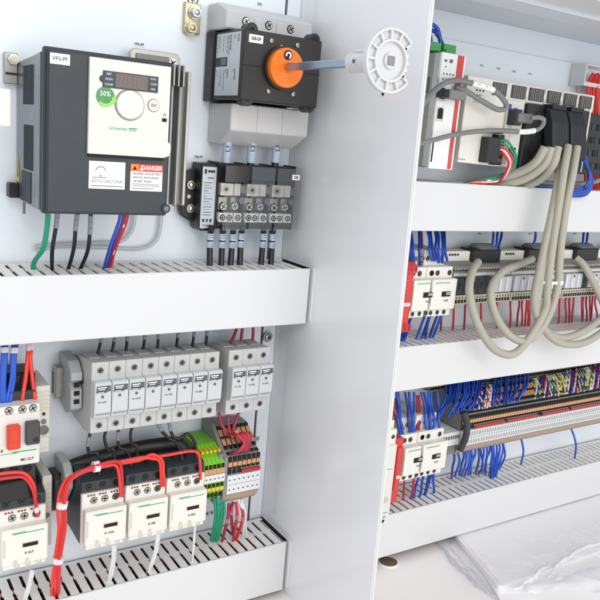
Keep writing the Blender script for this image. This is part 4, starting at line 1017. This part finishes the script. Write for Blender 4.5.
def small_contactor(x0, zt, label, group, W=45.0, cut=0.0):
    t = thing('contactor', (x0+W/2, 762, zt-62), label, 'contactor', group)
    m = MB(); m.box(x0, x0+W, 702, 762, zt-58, zt, 'cream', .8); m.box(x0+2, x0+W-8, 712, 762, zt, zt+20, 'cream', .8)
    for k in range(3):
        m.screw(x0+8+k*11, 712, zt+9, 3.0, 'steel', hole=3.6, depth=.5)
    m.build('housing', t)
    m = MB()
    for k in range(4): 
        if k != 2: m.screw(x0+8+k*10.5, 702, zt-8, 3.0, 'steel_dark', hole=3.7, depth=.5, ang=k)
    m.build('screw', t)
    m = MB(); m.box(x0+1, x0+W-1, 690, 703, zt-54, zt-14, 'cream', 1.0); m.box(x0+1, x0+W*.45, 689.4, 690.3, zt-48, zt-22, 'cream', .2)
    m.box(x0+18, x0+33, 688.8, 690.2, zt-36.5, zt-30, 'hole', 0); m.box(x0+25, x0+33, 688.2, 689, zt-34.4, zt-30.6, 'w_lgrey', .2); f = m.build('front_cover', t)
    lettering(f, [(x0+6, x0+30, 689.0, 689.3, zt-18.8, zt-18.0, 'text_green'), T('K-%d' % random.choice((12, 14, 22, 24)), x0+27, 689.2, zt-42, 2.4, 'text_dark', bold=.03)])
    m = MB(); m.box(x0+2, x0+W-2, 696, 714, zt-64, zt-54, 'cream', .8)
    for k in range(3): m.screw(x0+9+k*11.5, 696, zt-59, 2.6, 'steel_dark', hole=3.2, depth=.4)
    m.build('lower_terminal', t)
    return t
small_contactor(618.8, -146, 'cream contactor right beside the red relay in the middle row', 'cream contactors in the right bay', W=30)
small_contactor(649.5, -146, 'cream contactor second from the red relay in the middle row', 'cream contactors in the right bay', W=45)
def blues(spec, label, group, top=238, bot=268, y0=738, y1=712, cols=('w_blue', 'w_navy')):
    for k, (a, b) in enumerate(spec):
        wire([(a, top, y0), ((a*.6+b*.4)+random.uniform(-1, 1), (top*2+bot)/3, y0*.6+y1*.4), ((a+2*b)/3+random.uniform(-1, 1), (top+2*bot)/3, y1-1), (b+WR.uniform(-1.2, 1.2), bot+WR.uniform(-2, 1.5), y1+WR.uniform(-2, 1))], 1.8, random.choice(cols), label % ORD[k], group=group)
blues([(406, 407), (407, 412), (409, 414), (419, 420), (426, 431), (430, 435), (434, 438), (437, 439), (441, 443), (444, 447)], '%s blue wire from the left dropping to the middle row contactors', 'blue wires above the middle row contactors', 226, 262, 728, 707)
wire([(421, 226, 735), (422, 245, 728), (420, 268, 710)], 1.6, 'w_purple', 'single purple wire among the blue ones above the middle row contactors')
blues([(494, 492), (498.5, 496), (502, 499), (534.5, 535), (584, 581), (588, 587)], '%s blue wire from the left above the relay interface units', 'blue wires above the relay interfaces', 226, 254, 740, 735)
blues([(414, 401), (427, 414), (433, 420), (430, 425), (440, 428), (443, 431)], '%s blue wire from the left below the middle row contactors', 'blue wires below the middle row contactors', 310, 344, 706, 728)
blues([(410, 402), (408, 398), (398, 397), (403, 397)], '%s blue wire from the left below the red relay', 'blue wires below the red relay', 326, 344, 706, 728)

# relay interface units
for k in range(4):
    x0 = 699+k*109.0
    t = thing('relay_interface', (x0+54, 762, -197), '%s relay interface unit from the left behind the hanging beige cables' % ORD[k], 'relay interface', 'relay interface units')
    m = MB(); m.prism([(762, -135), (742, -135), (722, -150), (705, -155), (705, -198), (762, -198)], x0, x0+107, 'term_grey', 'x', .8)
    m.box(x0, x0+107, 703.5, 705.4, -160, -156, 'beige', .3)
    m.build('base', t)
    m = MB(); m.box(x0+2, x0+52, 730, 750, -146, -131, 'cream', .8)
    for i in range(4): m.box(x0+12+i*5, x0+15+i*5, 729.2, 730.3, -137, -134, 'text_dark', 0)
    m.build('supply_connector', t)
    m = MB(); m.box(x0+52.5, x0+104, 722, 752, -146, -128, 'plc_black', 1.2); m.prism([(752, -128), (744, -122), (736, -122), (722, -129)], x0+66, x0+100, 'term_grey', 'x', .8); m.build('cable_connector', t)
    m = MB()
    for i in range(19): m.box(x0+2+i*5.5, x0+4.6+i*5.5, 710, 720, -153, -150.4, 'hole', 0); m.box(x0+4.6+i*5.5, x0+5.4+i*5.5, 706, 722, -152, -149.4, 'panel_grey', 0)
    m.build('upper_terminal_row', t)
    for i in range(8):
        xx = x0+2+i*13.1
        dark = (i < 5 and k == 0) or (i == 3 and k > 0)
        m = MB(); m.box(xx, xx+12.3, 697, 705.2, -183, -161, 'cont_dark' if dark else 'io_clear', .8)
        if not dark: m.box(xx+.5, xx+4, 696.4, 697.3, -181, -163, 'panel_white', .3)
        else: m.box(xx+3, xx+8, 696.4, 697.3, -176, -168, 'black', .3)
        if i % 4 == 1: m.box(xx+2, xx+6, 696, 697.3, -166, -163, 'w_dred', 0)
        m.build('relay', t)
    m = MB(); m.box(x0, x0+107, 698, 705.2, -197, -184.5, 'tan', .4)
    for i in range(19): m.box(x0+2+i*5.5, x0+5.4+i*5.5, 697.2, 698.2, -195, -190.5, 'hole', 0); m.box(x0+3+i*5.5, x0+4.6+i*5.5, 697.3, 698.2, -189, -186.5, 'steel_dark', 0)
    m.build('lower_terminal_row', t)
rw = [443, 454.5, 466, 482, 499, 511, 519, 523, 527.5, 529.5, 531, 560, 567, 570, 574, 582, 584, 587, 590, 593, 596]
for k, px in enumerate(rw):
    j = random.uniform(-3, 1)
    pb = 297-(px-455)*.03
    wire([(px, pb, 704), (px-1+random.uniform(-1, 1), pb+10, 712), (px+j*.6, pb+20, 722), (px+j, pb+33-(px-440)*.02, 742)], 1.55, random.choice(('w_red', 'w_dred', 'w_red')), '%s red wire from the left below the relay interface units' % ORD[k], group='red wires below the relay interfaces', n=7)

# -------- bottom row
t = thing('timer_relay', (612, 762, -490), 'tall cream timer relay at the divider edge in the bottom row', 'relay')
m = MB(); m.box(592, 622, 692, 762, -492, -358, 'cream', 1); m.box(594, 621, 698, 740, -358.4, -348, 'cream', .8); m.build('housing', t)
m = MB(); m.box(594, 621.5, 688, 693, -484, -378, 'panel_white', .8); f = m.build('front_cover', t)
m = MB(); m.ring((612, 687.6, -455), 3, 5, .8, 'cream_dark', n=20); m.cyl((612, 687.2, -455), 2.8, 1.2, 'cream_dark', n=16); m.build('dial', f)
m = MB()
for k in range(3): m.screw(600+k*8, 692, -368, 2.4, 'steel_dark', hole=3, depth=.4)
for k in range(3): m.screw(600+k*7.5, 692, -488, 2.0, 'steel_dark', hole=2.6, depth=.4)
m.build('screw', t)
lettering(f, [(600, 605, 687.5, 687.8, -398, -396.5, 'text_dark'), (600, 605, 687.5, 687.8, -407, -405.5, 'text_dark'), (598, 618, 687.6, 687.8, -411.5, -411, 'text_mid'), (598, 618, 687.6, 687.8, -474, -473.2, 'text_green'), T('K-T1', 611, 687.6, -480, 2.6, 'text_dark', bold=.03)])
m = MB(); m.box(623, 636, 692, 762, -465, -372, 'relay_red', 1.4); m.box(625, 634, 689, 692.5, -446, -384, 'relay_red', 1.0); m.box(627, 632, 688.4, 689.2, -428, -424, 'label_white', .2)
tag(m.build('plug_in_relay'), 'slim red relay between cream timer and contactors in the bottom row', 'relay')
small_contactor(637.5, -374, 'cream contactor beside the slim red relay in the bottom row', 'cream contactors in the right bay', W=31)
small_contactor(669.5, -374, 'cream contactor at the left end of the long terminal strip', 'cream contactors in the right bay', W=47)
for k in range(7):
    m = MB(); x0 = 717.5+k*4.5; m.box(x0, x0+4.2, 703, 760, -404, -384, 'term_white', .3); m.box(x0+1.2, x0+3, 702.2, 703.3, -394, -389, 'navy', 0); m.box(x0+.3, x0+3.9, 708, 755, -420, -404.2, 'term_grey', .3)
    tag(m.build('terminal_block'), 'short white marked terminal between contactor and the long strip', 'terminal block', 'short white terminals')
wire([(463.5, 412, 694), (466.5, 424, 690), (465, 437, 689), (460, 450, 693)], 5.0, 'cont_dark', 'short dark flat cable strapped over the left end of the terminal strip', cat='cable', name='cable_strap', n=12)

# rear tier strip: second terminal row standing higher behind
def rear_mesh(w):
    m = MB(); m.prism([(768, -318), (752, -318), (748, -322), (746, -337), (768, -337)], .1, w-.1, 'term_grey', 'x')
    m.box(w*.15, w-.3, 745.5, 749, -330, -325, 'term_orange', 0); m.box(w*.2, w*.8, 744.6, 746.2, -335, -331, 'hole', 0); m.box(w*.2, w*.8, 749.5, 752.5, -319.5, -317.4, 'hole', 0)
    return m
o0 = None
for k in range(84):
    x = 722+k*5.2
    if o0 is None:
        mb = rear_mesh(5.2); mb.v = [(v[0]+x, v[1], v[2]) for v in mb.v]; o = o0 = mb.build('rear_terminal', origin=(x, 768, -337))
    else: o = o0.copy(); COL.objects.link(o); o.location.x = x*MM
    tag(o, 'small orange and grey terminal in the strip behind the long one', 'terminal block', 'terminals in the rear strip of the right bay')

# blue wires over bottom row
blues([(396, 400), (398, 403), (405, 409), (409, 414), (414, 413), (421, 428), (424, 431), (428, 432), (431, 434), (437, 441)], '%s blue wire from the left dropping to the bottom row contactors', 'blue wires above the bottom row contactors', 392, 434, 728, 707)
for k, (a, c) in enumerate(((417, 'w_dred'), (419, 'w_red'), (392, 'w_red'), (396, 'w_dred'))):
    wire([(a, 395+(3 if k > 1 else 0), 730), (a+1, 410, 722), (a+(8 if k > 1 else 0), 430, 708)], 1.6, c, '%s red wire from the left above the bottom row relays' % ORD[k])
n = 0
for k in range(16):
    a = 447+k*2.5+random.uniform(-.8, .8); d = random.uniform(3, 12)
    top = 392-(a-440)*.125
    wire([(a, top-8, 744), (a-d*.2+random.uniform(-1, 1), top+6, 728), (a-d*.8, top+16, 716), (a-d*1.6+WR.uniform(-4, 4), top+25+random.uniform(-4, 5), 711)], 1.7, random.choice(('w_blue', 'w_navy', 'w_blue')), 'blue wire dropping from the middle duct to the left end of the terminals', group='blue wires at the left end of the terminal strip', n=6)
for k in range(10):
    a = 494+k*3.7+random.uniform(-.8, .8); top = 386-(a-494)*.13; d = random.uniform(1, 5) if k < 7 else random.uniform(6, 12)
    if a > 531: a = 531-(a-531)*.4
    wire([(a, top-8, 744), (a-.3, top+4, 730), (a-d*.6, top+14, 717), (a-d*1.5, top+25+(5 if k > 6 else random.uniform(-5, 3)), 711)], 1.8, random.choice(('w_blue', 'w_navy', 'w_blue')), 'blue wire dropping to the middle of the terminal strip', group='blue wires at the middle of the terminal strip', n=6)
# twisted pairs
def twisted(px, ptop, pbot, c1, c2, label, group, lean=0.0, turns=3):
    a = Vector(P(px, ptop, 740)); b = Vector(P(px-lean, pbot, 711)); mid = (a+b)/2+Vector((random.uniform(-2, 2), -9, 0))
    mb = MB()
    for ph, c in ((0, c1), (math.pi, c2)):
        pts = []
        for i in range(turns*4+1):
            t = i/(turns*4); p = a*(1-t)**2+mid*2*t*(1-t)+b*t*t; g = ph+t*turns*2*math.pi
            pts.append(p+Vector((math.cos(g)*1.5, math.sin(g)*1.5, 0)))
        mb.tube(pts, 1.25, c, n=5, sub=2)
    tag(mb.build('twisted_pair'), label, 'wire', group)
for k in range(9):
    px = 478+k*1.9
    twisted(px, 386-(px-478)*.1, 408+random.uniform(-3, 3), random.choice(('w_red', 'w_white', 'w_pink')), random.choice(('w_white', 'w_black', 'w_pink')), 'red and white twisted wire pair among the blue wires at the strip', 'red and white twisted pairs', lean=random.uniform(-4, 4))
pal = {'yellow': (('w_yellow', 'w_yellow'), ('w_yellow', 'w_navy'), ('w_yellow', 'w_white'), ('w_yellow', 'w_purple')), 'purple': (('w_purple', 'w_dred'), ('w_purple', 'w_navy'), ('w_purple', 'w_purple')), 'teal': (('w_teal', 'w_white'), ('w_teal', 'w_yellow'))}
px = 532.0
seq = ['yellow', 'purple', 'teal', 'yellow', 'yellow', 'purple', 'yellow', 'yellow', 'purple', 'yellow', 'purple', 'purple', 'yellow']
for g_i, g in enumerate(seq):
    for j in range(4):
        if px > 612: break
        c = random.choice(pal[g]); top = 383-(px-532)*.21
        twisted(px, top-4, top+22+random.uniform(-3, 3), c[0], c[1], '%s twisted wire pair dropping to the right half of the terminal strip' % g, '%s twisted pairs at the right half' % g, lean=random.uniform(-3.5, 1.5))
        px += 1.9+random.uniform(-.3, .3)
for k in range(14):
    px = 536+k*5+random.uniform(-2, 2); top = 378-(px-532)*.21
    wire([(px, top, 742), (px-1, top+12, 724), (px-3, top+24, 712)], 1.3, random.choice(('w_teal', 'w_navy', 'w_white', 'w_black')), 'dark plain wire between the coloured twisted pairs at the strip', group='plain wires between the twisted pairs', n=6)
# blue wires below the strip
bl = [(452, 451, 478), (456, 455, 476), (461, 459, 475), (464, 462, 476), (466, 465, 476), (469, 468, 475), (473, 470, 474), (476, 474, 473), (478, 479, 474), (481, 480, 473), (484, 483, 474), (487, 484, 472), (489, 488, 476), (491, 490, 480), (494, 492, 482), (497, 494, 478), (500, 497, 474)]
for k, (a, b, yy) in enumerate(bl):
    t0 = 449-(a-452)*.2
    wire([(a, t0-4, 722), (a+3, t0+8, 716), (b+3.2+WR.uniform(-2.2, 2.5), (t0+yy)/2+4+WR.uniform(-4, 4), 716+WR.uniform(-5, 4)), (b+WR.uniform(-2, 2.5), yy, 732)], 1.7, random.choice(('w_blue', 'w_blue', 'w_navy')), '%s blue wire from the left between terminal strip and bottom duct' % ORD[k], group='blue wires below the terminal strip')
for k, (a, b, c, yy, nm) in enumerate(((501, 505, 499, 469, 'short bowed blue wire just right of the blue cluster below the strip'), (519, 523, 521, 464, 'lone blue wire near mid strip hanging into the bottom duct'), (566, 576, 574, 462, 'long lone blue wire bowed right, farthest right below the strip'))):
    t0 = 449-(a-452)*.2
    wire([(a, t0-5, 722), (a+(b-a)*.6, t0+5, 714), (b, (t0+yy)/2+2, 716), (c, yy, 730)], 1.6, 'w_blue', nm)
blues([(421, 413), (426, 419), (430, 424), (434, 423), (434.5, 433), (416, 411)], '%s blue wire from the left below the bottom row contactors', 'blue wires below the bottom row contactors', 470, 500, 708, 726)
for k, px in enumerate((405, 414)):
    wire([(px, 470, 708), (px-1, 485, 715), (px-2, 502, 728)], 1.6, 'w_red', '%s red wire below the slim red relay' % ('left' if k == 0 else 'right'))

# -------- floor items
m = MB(); x, y = 645, 690
FZ = -562.0
def on_floor(px, py, z=FZ):
    d = (px-300, py-300, FL); r = [sum(CA[k][i]*d[k] for k in range(3)) for i in range(3)]; s = z/r[2]
    return Vector((r[0]*s, r[1]*s, z))
c = on_floor(388, 562); m = MB(); m.cyl((c.x, c.y, FZ+.2), 13, .6, 'brown', axis='z', n=36); m.ring((c.x, c.y, FZ+.1), 13, 15, 1.4, 'floor', n=36, axis='z')
tag(m.build('grommet'), 'brown round grommet in the floor beside the divider foot', 'grommet')
c = on_floor(541, 514); m = MB(); m.box(c.x-16, c.x+16, c.y-8, c.y+8, FZ, FZ+3, 'brown', .8); tag(m.build('brown_block'), 'small brown block showing above the package, right of two', 'block')
c = on_floor(519, 519); m = MB(); m.box(c.x-10, c.x+10, c.y-6, c.y+6, FZ, FZ+3, 'brown', .8); tag(m.build('brown_block'), 'small brown block under the duct, left of two behind the package', 'block')
# paper package in a clear bag
t = thing('paper_package', tuple(on_floor(540, 560)), 'white paper stack in a crinkled clear plastic bag on the floor', 'package')
A0 = on_floor(452, 537); B0 = on_floor(497, 592); C0 = on_floor(640, 540); D0 = on_floor(590, 500)
H = 9
def stack(cs, z0, z1, mt, name, nx=1):
    m = MB(); p = [(v.x, v.y) for v in cs]; m.prism(p, z0, z1, mt, 'z', .5); return m.build(name, t)
cs = [A0, B0, B0+(C0-B0)*1.3, A0+(C0-B0)*1.3]
stack(cs, FZ+1, FZ+H, 'paper', 'paper_stack')
sh = [v+Vector((4, -3, 0)) for v in cs]; stack(sh, FZ+H+.1, FZ+H+.8, 'paper', 'top_sheet')
# film: a crinkled milky sheet larger than the stack
mat('milky', (242, 242, 246), 0.16, alpha=0.34, var=0.04, coat=1.0)
from mathutils import noise as NZ
m = MB(); NX, NY = 190, 120
Ud = (C0-B0).normalized(); Vd = (B0-A0).normalized(); LU = (C0-B0).length*1.3; LV = (B0-A0).length
O = A0-Ud*15-Vd*10; U = Ud*(LU+15); Vv = Vd*(LV+22)
rs = [on_floor(px, py) for px, py in ((472, 556), (498, 599), (520, 640), (700, 600), (700, 520))]
mm = MB(); mm.prism([(v.x, v.y) for v in rs], FZ+.6, FZ+3.6, 'paper', 'z', .4); mm.build('lower_sheet', t)
vs = []
for j in range(NY+1):
    for i in range(NX+1):
        u, v = i/NX, j/NY; du, dv = u*(LU+15)-15, v*(LV+22)-10
        din_ = min(du, dv, LV-dv)                       # distance inside the stack outline
        lift = (H+1.6)*max(0, min(1, (din_+9)/9))
        lift = lift*lift*(3*(H+1.6)-2*lift)/(H+1.6)**2 if lift > 0 else 0
        p = O+U*u+Vv*v*(1+.45*min(1, u*2.2))
        dv = v*(LV+22)*(1+.45*min(1, u*2.2))-10; din_ = min(du, dv, LV-dv)
        q = Vector((p.x*.017, p.y*.017, 0))
        rid = (1-abs(NZ.noise(q*1.1+Vector((3, 1, 2)))*2.2))**4*1.0+(1-min(1, abs(NZ.noise(Vector((q.x*2.0+q.y, q.y*1.6-q.x, 5)))*2.0)))**3*.35
        edge = max(0, 1-max(0, din_)/42); rgt = max(0, (du-40)/LU)*max(0, (dv-LV*.35)/LV)*2.2
        z = FZ+1+lift+rid*(.2+1.1*edge**1.5+4.0*min(1, rgt))+NZ.noise(q*.9)*1.2*(1 if din_ > 0 else .4)
        p = p+Vector((NZ.noise(q*1.7+Vector((9, 0, 0)))*4, NZ.noise(q*1.7)*4, 0))*(edge*.8)
        vs.append((p.x, p.y, max(z, FZ+.5)))
m.add(vs, [(j*(NX+1)+i, j*(NX+1)+i+1, (j+1)*(NX+1)+i+1, (j+1)*(NX+1)+i) for j in range(NY) for i in range(NX)], 'milky', True)
m.build('plastic_bag', t)
def fold(pts, wd, mt, hh=3.0):
    P3 = [on_floor(px, py, FZ+z) for px, py, z in pts]; m = MB(); vs = []; n = 40
    for i in range(n+1):
        t_ = i/n*(len(P3)-1); k = min(int(t_), len(P3)-2); p = P3[k].lerp(P3[k+1], t_-k); d = (P3[k+1]-P3[k]); d.z = 0; d.normalize(); q = Vector((-d.y, d.x, 0))
        w_ = wd*(.2+.8*math.sin(math.pi*i/n))*(1+.35*math.sin(i*1.3)); p = p+q*math.sin(i*.45+wd)*wd*.5
        for (a, h) in ((-1, -1.2), (-.4, hh*.45), (0, hh*(.8+.2*math.sin(i*.9))), (.3, hh*.3), (1, -1.2)):
            vs.append(p+q*w_*a+Vector((0, 0, max(h*(.3+.7*math.sin(math.pi*i/n)), FZ+.6-p.z))))
    m.add(vs, [(5*i+j, 5*i+j+1, 5*i+j+6, 5*i+j+5) for i in range(n) for j in range(4)], mt, True)
    m.build('film_fold', t)
mat('film_edge', (176, 184, 206), 0.12, alpha=0.34, var=0.1, coat=1.0)
mat('film_highlight', (248, 248, 252), 0.14, alpha=0.5, var=0.03, coat=1.0)  # clear film tinted whiter to paint highlights along the creases
fold([(434, 538, 3), (450, 558, 3), (472, 580, 3), (496, 600, 2)], 3.6, 'film_edge', 5)
fold([(441, 540, 8), (458, 557, 8), (478, 579, 8), (497, 596, 4)], 2.6, 'film_edge', 4)
fold([(438, 541, 5), (462, 569, 4), (494, 598, 3)], 1.2, 'film_highlight', 4)
fold([(514, 590, 12), (528, 582, 13), (541, 571, 13), (552, 563, 12)], 2.6, 'film_highlight', 6)
fold([(524, 583, 12), (528, 591, 11), (536, 592, 9)], 2.0, 'film_highlight', 5)
fold([(548, 578, 12), (556, 567, 13), (570, 556, 13), (590, 546, 13), (610, 541, 13)], 2.6, 'film_highlight', 6)
fold([(549, 574, 12), (556, 580, 11), (564, 578, 10)], 1.8, 'film_highlight', 5)
fold([(545, 590, 7), (570, 576, 8), (612, 563, 8)], 2.2, 'film_edge', 4)

# ================================================================ CAMERA
cam = bpy.data.cameras.new('camera'); co = bpy.data.objects.new('camera', cam); COL.objects.link(co); S.camera = co
R = Matrix(((CA[0][0], -CA[1][0], -CA[2][0]), (CA[0][1], -CA[1][1], -CA[2][1]), (CA[0][2], -CA[1][2], -CA[2][2])))
co.matrix_world = R.to_4x4()
cam.sensor_width = 36; cam.lens = FL/600*36; cam.clip_start = .01; cam.clip_end = 50
cam.dof.use_dof = False
# ================================================================ LIGHT
w = bpy.data.worlds.new('World'); S.world = w; w.use_nodes = True
bg = w.node_tree.nodes['Background']; bg.inputs[0].default_value = (.945, .972, 1.0, 1); bg.inputs[1].default_value = 1.02
def area(name, loc, target, size, power, col):
    l = bpy.data.lights.new(name, 'AREA'); l.shape = 'RECTANGLE'; l.size, l.size_y = size; l.energy = power; l.color = col
    o = bpy.data.objects.new(name, l); COL.objects.link(o); o.location = loc
    o.rotation_euler = (Vector(target)-Vector(loc)).to_track_quat('-Z', 'Y').to_euler(); return o
area('added_key', (-.5, -1.2, 1.3), (.6, .75, -.2), (1.0, .8), 13, (1, .985, .96))  # added soft key from upper left, no visible source
area('added_fill', (.7, -1.1, .1), (.75, .7, -.4), (1.6, 1.1), 15, (1, .98, .95))  # added fill near camera height to brighten under the ducts
S.view_settings.view_transform = 'Standard'; S.view_settings.look = 'None'; S.view_settings.exposure = -0.17; S.view_settings.gamma = 1
S.render.engine = 'CYCLES'
S.cycles.max_bounces = 8; S.cycles.transparent_max_bounces = 16
